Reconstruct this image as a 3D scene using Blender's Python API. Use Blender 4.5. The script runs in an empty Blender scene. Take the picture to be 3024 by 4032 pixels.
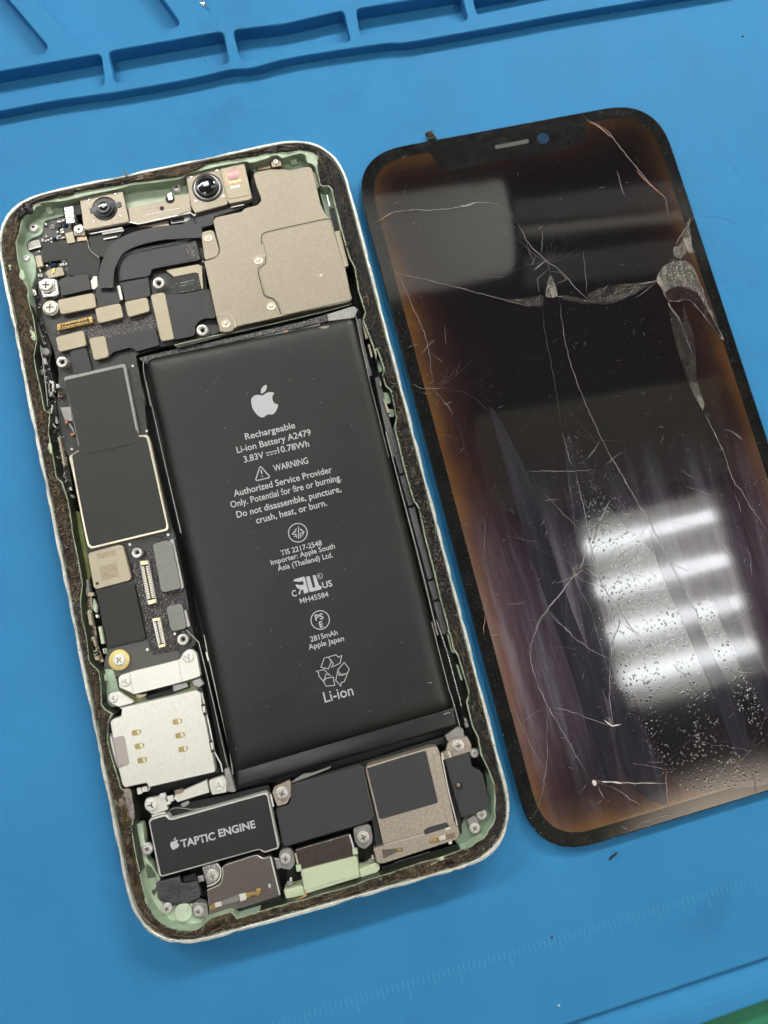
import bpy, bmesh, math, random
from mathutils import Vector, Matrix
from mathutils.geometry import tessellate_polygon
random.seed(7)
S = bpy.context.scene
C = S.collection
MM = 0.001

# ------------------------------------------------------------------ camera
F_PX, CX, CY = 2700.0, 1512.0, 2016.0          # focal length and centre of the 3024 x 4032 picture
R = Matrix(((0.9691196892878715, -0.2446310093527409, 0.031027360467786563),
            (-0.23964278109003245, -0.9639864612561768, -0.11533186889860007),
            (0.05812370691872254, 0.1043349019996103, -0.9928423152324521)))
CAM = Vector((54.094540, -93.200446, 138.371431))   # mm; phone's top left corner is x=0 y=0, mat is z=0
RT = R.transposed()
cd = bpy.data.cameras.new('camera'); cam = bpy.data.objects.new('camera', cd); C.objects.link(cam)
cd.sensor_fit = 'VERTICAL'; cd.sensor_height = 36; cd.lens = F_PX/4032*36
cd.clip_start = 0.005; cd.clip_end = 20
rot = RT @ Matrix(((1, 0, 0), (0, -1, 0), (0, 0, -1)))
cam.matrix_world = Matrix.Translation(CAM*MM) @ rot.to_4x4()
S.camera = cam

# ------------------------------------------------------------------ light and exposure
w = bpy.data.worlds.new('World'); S.world = w; w.use_nodes = True
bg = w.node_tree.nodes['Background']; bg.inputs[0].default_value = (1.0, 0.97, 0.96, 1); bg.inputs[1].default_value = 0.13
S.view_settings.view_transform = 'Standard'; S.view_settings.look = 'None'; S.view_settings.exposure = 0; S.view_settings.gamma = 1
S.cycles.max_bounces = 6; S.cycles.diffuse_bounces = 3; S.cycles.glossy_bounces = 4
S.cycles.sample_clamp_indirect = 4.0
S.cycles.caustics_reflective = False; S.cycles.caustics_refractive = False
TUBE = 22.0
ADDED_TUBE = 59.0

# ------------------------------------------------------------------ materials
def nmat(name):
    m = bpy.data.materials.new(name); m.use_nodes = True
    nt = m.node_tree; b = nt.nodes['Principled BSDF']
    return m, nt, b
def rgb(c): return (c[0], c[1], c[2], 1)
def texmm(nt, scale=(1, 1, 1)):
    tc = nt.nodes.new('ShaderNodeTexCoord'); mp = nt.nodes.new('ShaderNodeMapping')
    mp.inputs['Scale'].default_value = tuple(1000*s for s in scale)
    nt.links.new(tc.outputs['Object'], mp.inputs['Vector']); return mp.outputs['Vector']
def noise(nt, vec, scale, detail=4, rough=0.55):
    n = nt.nodes.new('ShaderNodeTexNoise'); n.inputs['Scale'].default_value = scale
    n.inputs['Detail'].default_value = detail; n.inputs['Roughness'].default_value = rough
    nt.links.new(vec, n.inputs['Vector']); return n.outputs['Fac']
def ramp(nt, fac, stops):
    r = nt.nodes.new('ShaderNodeValToRGB'); el = r.color_ramp.elements
    while len(el) > 1: el.remove(el[-1])
    el[0].position = stops[0][0]; el[0].color = rgb(stops[0][1])
    for p, c in stops[1:]:
        e = el.new(p); e.color = rgb(c)
    nt.links.new(fac, r.inputs['Fac']); return r.outputs['Color']
def bump(nt, b, h, dist, strength=1.0):
    n = nt.nodes.new('ShaderNodeBump'); n.inputs['Distance'].default_value = dist*MM; n.inputs['Strength'].default_value = strength
    nt.links.new(h, n.inputs['Height']); nt.links.new(n.outputs['Normal'], b.inputs['Normal'])
def simple(name, col, rough=0.5, metal=0.0, var=0.12, vs=1.2, bs=None, bd=0.01, spec=0.5, coat=0.0, vstretch=(1, 1, 1), specks=None, speck_scale=6):
    m, nt, b = nmat(name); v = texmm(nt, vstretch)
    f = noise(nt, v, vs, 5, 0.6)
    lo = tuple(max(0, c*(1-var)) for c in col); hi = tuple(min(1, c*(1+var)) for c in col)
    c = ramp(nt, f, [(0.3, lo), (0.7, hi)])
    if specks:
        f2 = noise(nt, v, speck_scale, 2, 0.5)
        s = ramp(nt, f2, [(specks[1], (0, 0, 0)), (specks[1]+0.03, (1, 1, 1))])
        mx = nt.nodes.new('ShaderNodeMix'); mx.data_type = 'RGBA'
        nt.links.new(s, mx.inputs[0]); nt.links.new(c, mx.inputs[6]); mx.inputs[7].default_value = rgb(specks[0]); c = mx.outputs[2]
    nt.links.new(c, b.inputs['Base Color'])
    rr = nt.nodes.new('ShaderNodeMapRange'); rr.inputs['To Min'].default_value = max(0.03, rough-0.07); rr.inputs['To Max'].default_value = min(1, rough+0.07)
    nt.links.new(f, rr.inputs['Value']); nt.links.new(rr.outputs[0], b.inputs['Roughness'])
    b.inputs['Metallic'].default_value = metal; b.inputs['Specular IOR Level'].default_value = spec
    b.inputs['Coat Weight'].default_value = coat; b.inputs['Coat Roughness'].default_value = 0.08
    if bs: bump(nt, b, noise(nt, v, bs, 3, 0.6), bd)
    return m

M = {}
M['mint'] = simple('mint_anodised', (0.52, 0.63, 0.46), 0.45, 0.0, 0.16, 0.35, 9, 0.01)
M['mintblock'] = simple('mint_port_block', (0.56, 0.63, 0.435), 0.45, 0.0, 0.05, 0.3, 12, 0.006)
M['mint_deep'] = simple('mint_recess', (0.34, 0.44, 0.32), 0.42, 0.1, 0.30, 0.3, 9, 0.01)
M['mint_pale'] = simple('mint_pale', (0.56, 0.66, 0.45), 0.4, 0.0, 0.08, 0.3, 12, 0.006)
M['frame'] = simple('chipped_frame', (0.64, 0.65, 0.58), 0.36, 0.35, 0.22, 0.7, 4, 0.05, specks=((0.25, 0.25, 0.21), 0.66), speck_scale=1.6)
M['beige'] = simple('shield_beige', (0.345, 0.298, 0.228), 0.40, 0.5, 0.12, 2.8, 4, 0.03, specks=((0.50, 0.44, 0.34), 0.74), speck_scale=2.2)
M['beige_worn'] = simple('shield_beige_worn', (0.36, 0.30, 0.21), 0.45, 0.45, 0.25, 1.8, 4, 0.03)
M['beige_lite'] = simple('cowling_beige', (0.44, 0.385, 0.275), 0.42, 0.3, 0.05, 0.5, 8, 0.008)
M['silver'] = simple('sim_silver', (0.80, 0.78, 0.70), 0.36, 0.45, 0.06, 2.4, 4, 0.025, specks=((0.58, 0.56, 0.50), 0.68), speck_scale=2.6)
M['steel'] = simple('polished_steel', (0.78, 0.76, 0.72), 0.26, 0.9, 0.15, 1.0, 6, 0.02)
M['screw'] = simple('screw_steel', (0.78, 0.76, 0.70), 0.3, 0.6, 0.1, 2, 8, 0.012)
M['screw_white'] = simple('screw_white', (0.82, 0.82, 0.77), 0.4, 0.3, 0.08, 2, 8, 0.01)
M['bronze'] = simple('bronze_metal', (0.34, 0.26, 0.18), 0.35, 0.75, 0.2, 1.4)
M['darkmetal'] = simple('dark_speaker_metal', (0.135, 0.118, 0.10), 0.42, 0.45, 0.25, 2.5, 9, 0.012, specks=((0.25, 0.22, 0.19), 0.64), speck_scale=9)
M['gold'] = simple('gold_contact', (0.85, 0.58, 0.22), 0.28, 0.85, 0.15, 3)
M['pink'] = simple('pink_filter', (0.75, 0.42, 0.42), 0.25, 0.0, 0.05, 2)
M['black'] = simple('black_film', (0.014, 0.015, 0.015), 0.55, 0, 0.2, 0.8, 10, 0.004, specks=((0.15, 0.15, 0.15), 0.76), speck_scale=7)
M['flex'] = simple('black_flex', (0.022, 0.023, 0.024), 0.42, 0, 0.15, 0.6, 14, 0.003)
M['foam'] = simple('black_foam', (0.036, 0.037, 0.038), 0.75, 0, 0.25, 8, 11, 0.02)
M['sticker'] = simple('charcoal_sticker', (0.022, 0.0235, 0.0205), 0.62, 0, 0.12, 0.6, 12, 0.006, specks=((0.16, 0.16, 0.15), 0.77), speck_scale=6)
M['flexgrey'] = simple('rail_plastic', (0.085, 0.085, 0.088), 0.5, 0, 0.15, 0.8, 6, 0.02)
M['flexgrey2'] = simple('wrinkled_tape', (0.045, 0.046, 0.05), 0.4, 0, 0.35, 0.4, 0.8, 0.25)
M['motorblack'] = simple('motor_face', (0.016, 0.016, 0.016), 0.42, 0, 0.1, 0.6, 12, 0.003, specks=((0.12, 0.12, 0.12), 0.78), speck_scale=6)
M['foam2'] = simple('velvet_film', (0.038, 0.038, 0.040), 0.8, 0, 0.35, 7, 9, 0.03)
M['darkmetal2'] = simple('port_metal', (0.085, 0.068, 0.06), 0.3, 0.5, 0.2, 1.5, 10, 0.006)
M['bronze_pale'] = simple('warm_steel', (0.46, 0.40, 0.33), 0.35, 0.6, 0.2, 1.4)
M['speakermetal'] = simple('speaker_metal', (0.47, 0.41, 0.335), 0.36, 0.6, 0.25, 3, 5, 0.04)
M['beige_pink'] = simple('pinkish_label', (0.42, 0.37, 0.35), 0.55, 0, 0.04, 1)
M['goldpaint'] = simple('yellow_gold_ring', (0.80, 0.66, 0.25), 0.35, 0.2, 0.1, 1)
M['hairfaint'] = simple('faint_hair', (0.025, 0.17, 0.38), 0.6, 0, 0.2, 2)
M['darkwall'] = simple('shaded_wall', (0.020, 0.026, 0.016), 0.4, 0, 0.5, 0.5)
M['champagne_glint'] = simple('champagne_glint', (0.80, 0.72, 0.55), 0.22, 0.7, 0.2, 0.8)
M['silver_glint'] = simple('silver_glint', (0.90, 0.89, 0.84), 0.2, 0.7, 0.15, 0.8)
M['smoothsteel'] = simple('smooth_steel', (0.66, 0.65, 0.60), 0.38, 0.3, 0.05, 0.8)
M['oldgold'] = simple('olive_gold', (0.42, 0.33, 0.10), 0.35, 0.4, 0.2, 2)
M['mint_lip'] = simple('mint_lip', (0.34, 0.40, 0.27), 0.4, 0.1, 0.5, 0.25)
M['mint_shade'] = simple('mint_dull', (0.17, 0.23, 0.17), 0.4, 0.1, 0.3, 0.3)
M['shelf_grey'] = simple('shelf_grey', (0.30, 0.27, 0.28), 0.6); M['shelf_pale'] = simple('shelf_pale', (0.75, 0.67, 0.62), 0.6)
M['shelf_warm'] = simple('shelf_warm', (0.92, 0.72, 0.58), 0.6); M['shelf_low'] = simple('shelf_low', (0.92, 0.66, 0.60), 0.6)
M['void'] = simple('black_gap', (0.006, 0.006, 0.006), 0.6, 0, 0.2, 1)
M['pcb'] = simple('black_circuit_board', (0.022, 0.021, 0.020), 0.35, 0, 0.3, 1.5, 6, 0.03, specks=((0.10, 0.095, 0.09), 0.66), speck_scale=5)
M['epoxy'] = simple('speckled_epoxy', (0.024, 0.022, 0.021), 0.22, 0, 0.3, 2.5, 5, 0.12, specks=((0.42, 0.39, 0.38), 0.61), speck_scale=5.5)
M['greycover'] = simple('grey_cover', (0.20, 0.20, 0.175), 0.42, 0.3, 0.10, 0.6, 8, 0.01)
M['boardgrey'] = simple('grey_board', (0.075, 0.074, 0.062), 0.45, 0.0, 0.08, 0.4, 9, 0.004)
M['print'] = simple('pale_grey_print', (0.50, 0.52, 0.53), 0.5, 0, 0.05, 2)
M['white'] = simple('solder_white', (0.80, 0.78, 0.72), 0.3, 0.2, 0.1, 3)
M['rim'] = simple('can_rim', (0.72, 0.66, 0.50), 0.3, 0.35, 0.15, 0.7)
M['rimgrey'] = simple('grey_rim', (0.33, 0.32, 0.30), 0.35, 0.5, 0.2, 0.7)
M['olive'] = simple('olive_gasket', (0.16, 0.19, 0.06), 0.35, 0, 0.3, 0.5)
M['copper'] = simple('copper_orange', (0.55, 0.27, 0.13), 0.35, 0.4, 0.2, 2)
M['blackglass'] = simple('lens_glass', (0.004, 0.004, 0.007), 0.06, 0, 0.1, 1, coat=1.0)
M['lensblack'] = simple('lens_barrel', (0.014, 0.014, 0.015), 0.3, 0, 0.1, 1)
M['tape'] = simple('grey_tape', (0.33, 0.33, 0.31), 0.5, 0.0, 0.25, 2.2, 6, 0.03)
M['residue'] = simple('adhesive_residue', (0.22, 0.19, 0.175), 0.6, 0.0, 0.45, 2.0, 4, 0.06)
M['crumb_black'] = simple('grime_black', (0.014, 0.012, 0.010), 0.35, 0, 0.4, 3)
M['crumb_brown'] = simple('grime_brown', (0.055, 0.038, 0.022), 0.55, 0, 0.4, 3)
M['crumb_gold'] = simple('golden_glue', (0.20, 0.125, 0.045), 0.25, 0, 0.4, 3)
M['crumb_tan'] = simple('grime_tan', (0.17, 0.145, 0.11), 0.6, 0, 0.3, 3)
M['battery'] = simple('battery_pouch', (0.0085, 0.0088, 0.0080), 0.43, 0, 0.35, 0.06, 0.10, 0.22, spec=0.45, specks=((0.09, 0.09, 0.088), 0.80), speck_scale=5)
M['battery_dark'] = simple('battery_flap', (0.008, 0.008, 0.008), 0.35, 0, 0.15, 0.1, 9, 0.005)

def grime_mat():
    m, nt, b = nmat('caked_grime'); v = texmm(nt)
    f = noise(nt, v, 0.55, 9, 0.8)
    c = ramp(nt, f, [(0.36, (0.004, 0.004, 0.004)), (0.51, (0.012, 0.010, 0.009)), (0.57, (0.045, 0.034, 0.022)), (0.64, (0.10, 0.08, 0.055)), (0.76, (0.22, 0.19, 0.15))])
    c2 = ramp(nt, noise(nt, v, 0.7, 9, 0.8), [(0.30, (0.006, 0.005, 0.004)), (0.45, (0.030, 0.019, 0.010)), (0.53, (0.085, 0.055, 0.026)), (0.62, (0.17, 0.12, 0.065)), (0.76, (0.30, 0.25, 0.17))])
    sx = nt.nodes.new('ShaderNodeSeparateXYZ'); nt.links.new(v, sx.inputs[0]); mr = nt.nodes.new('ShaderNodeMapRange'); mr.inputs['From Min'].default_value = 24; mr.inputs['From Max'].default_value = 31; nt.links.new(sx.outputs['X'], mr.inputs['Value'])
    mx = nt.nodes.new('ShaderNodeMix'); mx.data_type = 'RGBA'; nt.links.new(mr.outputs[0], mx.inputs[0]); nt.links.new(c2, mx.inputs[6]); nt.links.new(c, mx.inputs[7])
    nt.links.new(mx.outputs[2], b.inputs['Base Color']); b.inputs['Roughness'].default_value = 0.5
    bump(nt, b, noise(nt, v, 1.8, 8, 0.8), 0.45); return m
M['grime'] = grime_mat()

def mat_blue():
    m, nt, b = nmat('blue_silicone'); v = texmm(nt)
    f = noise(nt, v, 0.012, 3, 0.5); f2 = noise(nt, v, 0.7, 6, 0.7); f3 = noise(nt, v, 0.055, 6, 0.65)
    c = ramp(nt, f3, [(0.28, (0.034, 0.212, 0.440)), (0.7, (0.040, 0.242, 0.500))])
    s = ramp(nt, f2, [(0.735, (0, 0, 0)), (0.80, (1, 1, 1))])
    mx = nt.nodes.new('ShaderNodeMix'); mx.data_type = 'RGBA'
    nt.links.new(s, mx.inputs[0]); nt.links.new(c, mx.inputs[6]); mx.inputs[7].default_value = (0.09, 0.29, 0.50, 1)
    nt.links.new(mx.outputs[2], b.inputs['Base Color'])
    rr = nt.nodes.new('ShaderNodeMapRange'); rr.inputs['To Min'].default_value = 0.5; rr.inputs['To Max'].default_value = 0.72
    nt.links.new(f3, rr.inputs['Value']); nt.links.new(rr.outputs[0], b.inputs['Roughness'])
    b.inputs['Specular IOR Level'].default_value = 0.14
    f4 = noise(nt, v, 0.022, 5, 0.7); vs_ = texmm(nt, (0.25, 1.6, 1)); f5 = noise(nt, vs_, 0.35, 5, 0.75); f6 = noise(nt, v, 5.0, 2, 0.6)
    s2 = ramp(nt, f4, [(0.30, (0.80, 0.82, 0.84)), (0.42, (1, 1, 1)), (0.62, (1, 1, 1)), (0.74, (1.0, 1.0, 1.0))])
    s3 = ramp(nt, f5, [(0.66, (0, 0, 0)), (0.80, (0.16, 0.16, 0.16))]); s4 = ramp(nt, f6, [(0.2, (0.93, 0.93, 0.93)), (0.8, (1.0, 1.0, 1.0))])
    m2 = nt.nodes.new('ShaderNodeMix'); m2.data_type = 'RGBA'; m2.blend_type = 'MULTIPLY'; m2.inputs[0].default_value = 1; nt.links.new(mx.outputs[2], m2.inputs[6]); nt.links.new(s2, m2.inputs[7])
    m4 = nt.nodes.new('ShaderNodeMix'); m4.data_type = 'RGBA'; m4.blend_type = 'MULTIPLY'; m4.inputs[0].default_value = 1; nt.links.new(m2.outputs[2], m4.inputs[6]); nt.links.new(s4, m4.inputs[7])
    m3 = nt.nodes.new('ShaderNodeMix'); m3.data_type = 'RGBA'; nt.links.new(s3, m3.inputs[0]); nt.links.new(m4.outputs[2], m3.inputs[6]); m3.inputs[7].default_value = (0.16, 0.40, 0.62, 1)
    nt.links.new(m3.outputs[2], b.inputs['Base Color'])
    bump(nt, b, noise(nt, v, 3.0, 4, 0.7), 0.02); return m
M['mat'] = mat_blue()
M['mat_mark'] = simple('embossed_mark', (0.058, 0.27, 0.49), 0.6, 0, 0.05, 1)
M['green'] = simple('green_cutting_mat', (0.02, 0.20, 0.10), 0.6, 0, 0.15, 0.2, 3, 0.02)

def screen_mat():
    m, nt, b = nmat('display_panel'); v = texmm(nt); L = nt.links.new
    at = nt.nodes.new('ShaderNodeAttribute'); at.attribute_name = 'inset'
    f = noise(nt, v, 0.06, 4, 0.65)
    ad = nt.nodes.new('ShaderNodeMath'); ad.operation = 'MULTIPLY_ADD'; ad.inputs[1].default_value = 0.5; ad.inputs[2].default_value = -0.20
    L(f, ad.inputs[0])
    sm = nt.nodes.new('ShaderNodeMath'); sm.operation = 'ADD'; L(ad.outputs[0], sm.inputs[0]); L(at.outputs['Fac'], sm.inputs[1])
    c = ramp(nt, sm.outputs[0], [(0.0, (0.115, 0.055, 0.015)), (0.10, (0.082, 0.036, 0.012)), (0.22, (0.038, 0.016, 0.009)), (0.36, (0.020, 0.008, 0.007)), (0.60, (0.007, 0.003, 0.004)), (1.0, (0.004, 0.003, 0.0045))])
    sx = nt.nodes.new('ShaderNodeSeparateXYZ'); L(v, sx.inputs[0])
    def rng(a0, a1, b0, b1):
        n = nt.nodes.new('ShaderNodeMapRange'); n.interpolation_type = 'SMOOTHSTEP'; n.inputs['From Min'].default_value = a0; n.inputs['From Max'].default_value = a1; n.inputs['To Min'].default_value = b0; n.inputs['To Max'].default_value = b1; L(sx.outputs['Y'], n.inputs['Value']); return n.outputs[0]
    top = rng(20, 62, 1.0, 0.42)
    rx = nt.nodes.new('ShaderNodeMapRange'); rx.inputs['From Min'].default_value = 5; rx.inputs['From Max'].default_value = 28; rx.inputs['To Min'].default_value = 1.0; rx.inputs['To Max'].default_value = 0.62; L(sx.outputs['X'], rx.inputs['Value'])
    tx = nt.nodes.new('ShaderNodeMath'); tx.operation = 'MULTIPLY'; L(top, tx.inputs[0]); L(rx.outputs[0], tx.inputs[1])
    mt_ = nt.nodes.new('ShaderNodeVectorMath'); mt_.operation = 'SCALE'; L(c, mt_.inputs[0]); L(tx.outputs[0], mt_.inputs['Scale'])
    # violet fracture haze with painted ceiling reflection, lower half, in streaks down the glass
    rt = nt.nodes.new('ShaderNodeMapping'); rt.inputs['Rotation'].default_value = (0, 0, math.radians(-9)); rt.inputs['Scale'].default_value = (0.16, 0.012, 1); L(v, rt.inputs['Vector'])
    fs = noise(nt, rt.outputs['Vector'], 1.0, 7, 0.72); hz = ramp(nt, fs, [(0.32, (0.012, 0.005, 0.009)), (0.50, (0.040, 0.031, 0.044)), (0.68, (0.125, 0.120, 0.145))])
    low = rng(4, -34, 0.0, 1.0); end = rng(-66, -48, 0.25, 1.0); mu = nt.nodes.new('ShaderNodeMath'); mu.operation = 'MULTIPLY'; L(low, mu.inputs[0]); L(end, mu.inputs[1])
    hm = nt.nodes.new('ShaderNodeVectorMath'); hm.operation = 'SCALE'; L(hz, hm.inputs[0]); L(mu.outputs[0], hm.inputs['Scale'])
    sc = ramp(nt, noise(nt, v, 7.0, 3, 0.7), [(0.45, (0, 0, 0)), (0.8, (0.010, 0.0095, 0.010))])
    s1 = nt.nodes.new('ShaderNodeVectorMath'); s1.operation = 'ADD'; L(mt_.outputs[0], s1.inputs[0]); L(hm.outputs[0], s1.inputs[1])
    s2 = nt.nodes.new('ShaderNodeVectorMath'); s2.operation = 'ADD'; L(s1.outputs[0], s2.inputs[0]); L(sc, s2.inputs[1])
    L(s2.outputs[0], b.inputs['Base Color']); b.inputs['Roughness'].default_value = 0.05
    b.inputs['IOR'].default_value = 1.52
    bump(nt, b, noise(nt, v, 0.035, 2, 0.5), 0.10, 0.5)
    return m
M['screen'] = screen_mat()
M['bezel'] = simple('display_bezel', (0.006, 0.0065, 0.006), 0.07, 0, 0.5, 0.3, spec=0.5, specks=((0.022, 0.021, 0.019), 0.62), speck_scale=2.0)
M['notch'] = simple('notch_black', (0.005, 0.005, 0.005), 0.08, 0, 0.2, 0.5)

def bubble_mat():
    m, nt, b = nmat('blistered_laminate'); v = texmm(nt)
    vo = nt.nodes.new('ShaderNodeTexVoronoi'); vo.inputs['Scale'].default_value = 2.3; vo.feature = 'F1'
    n1 = nt.nodes.new('ShaderNodeTexNoise'); n1.inputs['Scale'].default_value = 1.4; n1.inputs['Detail'].default_value = 3
    nt.links.new(v, n1.inputs['Vector'])
    ma = nt.nodes.new('ShaderNodeMixRGB'); ma.inputs[0].default_value = 0.45
    nt.links.new(v, ma.inputs[1]); nt.links.new(n1.outputs['Color'], ma.inputs[2]); nt.links.new(ma.outputs[0], vo.inputs['Vector'])
    msk = noise(nt, v, 0.12, 5, 0.75)
    mm = nt.nodes.new('ShaderNodeMapRange'); mm.inputs['From Min'].default_value = 0.42; mm.inputs['From Max'].default_value = 0.56
    nt.links.new(msk, mm.inputs['Value'])
    dm = nt.nodes.new('ShaderNodeMapRange'); dm.interpolation_type = 'SMOOTHSTEP'; dm.inputs['From Min'].default_value = 0.10; dm.inputs['From Max'].default_value = 0.36; dm.inputs['To Min'].default_value = 1; dm.inputs['To Max'].default_value = 0; nt.links.new(vo.outputs['Distance'], dm.inputs['Value'])
    mu = nt.nodes.new('ShaderNodeMath'); mu.operation = 'MULTIPLY'; nt.links.new(dm.outputs[0], mu.inputs[0]); nt.links.new(mm.outputs[0], mu.inputs[1])
    c = ramp(nt, noise(nt, v, 0.08, 3, 0.6), [(0.3, (0.003, 0.0025, 0.004)), (0.7, (0.010, 0.007, 0.012))])
    nt.links.new(c, b.inputs['Base Color']); b.inputs['Roughness'].default_value = 0.075; b.inputs['IOR'].default_value = 1.62
    bump(nt, b, mu.outputs[0], 0.0095, 1.0); return m
M['bubble'] = bubble_mat()
def haze_mat(name, col, rough, stretch, metal=0.0, bd=0.0, lo=0.15, hi=2.4, alpha=None):
    m, nt, b = nmat(name); v = texmm(nt, (1, 1, 1))
    rt = nt.nodes.new('ShaderNodeMapping'); rt.inputs['Rotation'].default_value = (0, 0, math.radians(-6)); rt.inputs['Scale'].default_value = (0.55, stretch, 1)
    nt.links.new(v, rt.inputs['Vector'])
    f = noise(nt, rt.outputs['Vector'], 1.0, 7, 0.75)
    c = ramp(nt, f, [(0.34, tuple(x*lo for x in col)), (0.55, col), (0.72, tuple(x*hi for x in col))])
    nt.links.new(c, b.inputs['Base Color']); b.inputs['Roughness'].default_value = rough; b.inputs['Metallic'].default_value = metal
    if bd: bump(nt, b, noise(nt, v, 0.5, 6, 0.7), bd)
    if alpha:
        ar = nt.nodes.new('ShaderNodeMapRange'); ar.inputs['From Min'].default_value = 0.3; ar.inputs['From Max'].default_value = 0.7; ar.inputs['To Min'].default_value = alpha[0]; ar.inputs['To Max'].default_value = alpha[1]; nt.links.new(noise(nt, rt.outputs['Vector'], 0.45, 5, 0.7), ar.inputs['Value']); nt.links.new(ar.outputs[0], b.inputs['Alpha'])
    return m
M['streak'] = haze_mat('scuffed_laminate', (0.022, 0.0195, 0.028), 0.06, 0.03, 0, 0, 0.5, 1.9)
M['flap'] = haze_mat('lifted_film', (0.135, 0.122, 0.10), 0.2, 0.25, 0.2, 0.25, 0.4, 2.4, (0.55, 1.0))
M['flap_warm'] = haze_mat('lifted_film_warm', (0.050, 0.040, 0.033), 0.16, 0.25, 0.1, 0.2, 0.4, 2.2, (0.25, 0.9))
M['flap_dark'] = haze_mat('maroon_film_shade', (0.022, 0.012, 0.012), 0.15, 0.3, 0, 0.1)
M['crackline'] = simple('crack_edge', (0.34, 0.32, 0.31), 0.2, 0.0, 0.6, 0.35)
M['crackdark'] = simple('crack_shadow', (0.008, 0.007, 0.007), 0.3, 0.0, 0.3, 1)
M['crackfaint'] = simple('faint_crack_edge', (0.10, 0.093, 0.095), 0.2, 0.0, 0.7, 0.35)
M['crackgold'] = simple('amber_crack_edge', (0.50, 0.24, 0.13), 0.2, 0.2, 0.5, 0.35)
M['scratch'] = simple('scratch_white', (0.40, 0.39, 0.38), 0.3, 0.0, 0.3, 1)
M['grille'] = simple('earpiece_mesh', (0.045, 0.042, 0.036), 0.6, 0.0, 0.2, 3, 8, 0.03)
M['bluehole'] = simple('camera_hole', (0.018, 0.042, 0.085), 0.8, 0, 0.25, 1.2, spec=0.05)
M['dust'] = simple('pale_dust', (0.55, 0.62, 0.68), 0.7, 0, 0.2, 2)
M['hair'] = simple('dark_fibre', (0.015, 0.018, 0.02), 0.6, 0, 0.2, 2)
M['clump'] = simple('dirt_clump', (0.085, 0.07, 0.055), 0.8, 0, 0.6, 1.2, 2, 0.3)

# ------------------------------------------------------------------ picture coordinates -> places (mm)
CR = dict(a=(0, 500, 2.07375), b=(700, 500, 2.07375), c=(0, 1000, 2.07375), d=(700, 1000, 2.07375), e=(100, 1500, 2.07375),
          f=(200, 2000, 2.07375), g=(300, 2500, 2.07375), h=(400, 3000, 2.07375), i=(900, 2900, 1.659), j=(800, 1450, 1.84333),
          k=(850, 2000, 1.84333), l=(850, 2500, 1.50818), m=(400, 3300, 1.3825), n=(1400, 3200, 1.0216),
          TL=(0, 700, 4.1475), TR=(1100, 500, 4.1475), BL=(450, 3400, 4.1475), BR=(1650, 3050, 4.1475), BM=(1000, 3400, 4.1475), BN=(1400, 3300, 4.1475),
          s1=(1400, 400, 1.84333), s2=(2124, 400, 1.84333), s3=(1400, 1000, 1.84333), s4=(2124, 1000, 1.84333), s5=(1500, 1700, 1.84333),
          s6=(2124, 1700, 1.84333), s7=(1700, 2400, 1.84333), s8=(2300, 2400, 2.2113), t1=(0, 0, 1.106), t2=(1400, 0, 1.02155), o=(0, 0, 0.54861), p=(0, 0, 1))
def at(u, v, z):
    d = RT @ Vector(((u-CX)/F_PX, (v-CY)/F_PX, 1)); t = (z-CAM.z)/d.z
    q = CAM + t*d; return (q.x, q.y)
def G(cr, pts, z):
    x0, y0, s = CR[cr]; return [at(x0+x/s, y0+y/s, z) for x, y in pts]
def GX(z, *segs):
    out = []
    for cr, pts in segs: out += G(cr, pts, z)
    return out

# ------------------------------------------------------------------ 2D helpers
def area(p): return sum(p[i][0]*p[(i+1) % len(p)][1]-p[(i+1) % len(p)][0]*p[i][1] for i in range(len(p)))/2
def ccw(p): return list(p) if area(p) > 0 else list(reversed(p))
def rounded(p, r, n=4):
    p = ccw(p); out = []; N = len(p)
    for i in range(N):
        a, b, c = Vector(p[i-1]), Vector(p[i]), Vector(p[(i+1) % N])
        u, v = a-b, c-b; lu, lv = u.length, v.length
        if lu < 1e-6 or lv < 1e-6: continue
        k = min(r, lu*0.42, lv*0.42)
        q0, q2 = b+u/lu*k, b+v/lv*k
        for t in range(n+1):
            t /= n; q = q0*(1-t)**2+b*2*t*(1-t)+q2*t*t; out.append((q.x, q.y))
    return out
def smooth(p, n=4, closed=True):
    N = len(p); out = []
    rng = range(N) if closed else range(N-1)
    for i in rng:
        g = (lambda k: Vector(p[k % N])) if closed else (lambda k: Vector(p[max(0, min(N-1, k))]))
        a, b, c, d = g(i-1), g(i), g(i+1), g(i+2)
        for t in range(n):
            t /= n
            q = 0.5*((2*b)+(c-a)*t+(2*a-5*b+4*c-d)*t*t+(3*b-a-3*c+d)*t**3); out.append((q.x, q.y))
    if not closed: out.append(tuple(p[-1]))
    return out
def jitter(p, s): return [(x+random.uniform(-s, s), y+random.uniform(-s, s)) for x, y in p]
def offset(p, d):          # inward for d > 0 on a ccw ring
    p = ccw(p); N = len(p); out = []
    for i in range(N):
        a, b, c = Vector(p[i-1]), Vector(p[i]), Vector(p[(i+1) % N])
        e1 = (b-a); e2 = (c-b)
        if e1.length < 1e-9 or e2.length < 1e-9: out.append(p[i]); continue
        e1.normalize(); e2.normalize()
        n1 = Vector((-e1.y, e1.x)); n2 = Vector((-e2.y, e2.x)); n = n1+n2
        if n.length < 1e-6: n = n1
        n.normalize(); k = max(0.5, n.dot(n1)); q = b+n*d/k; out.append((q.x, q.y))
    return out
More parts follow.
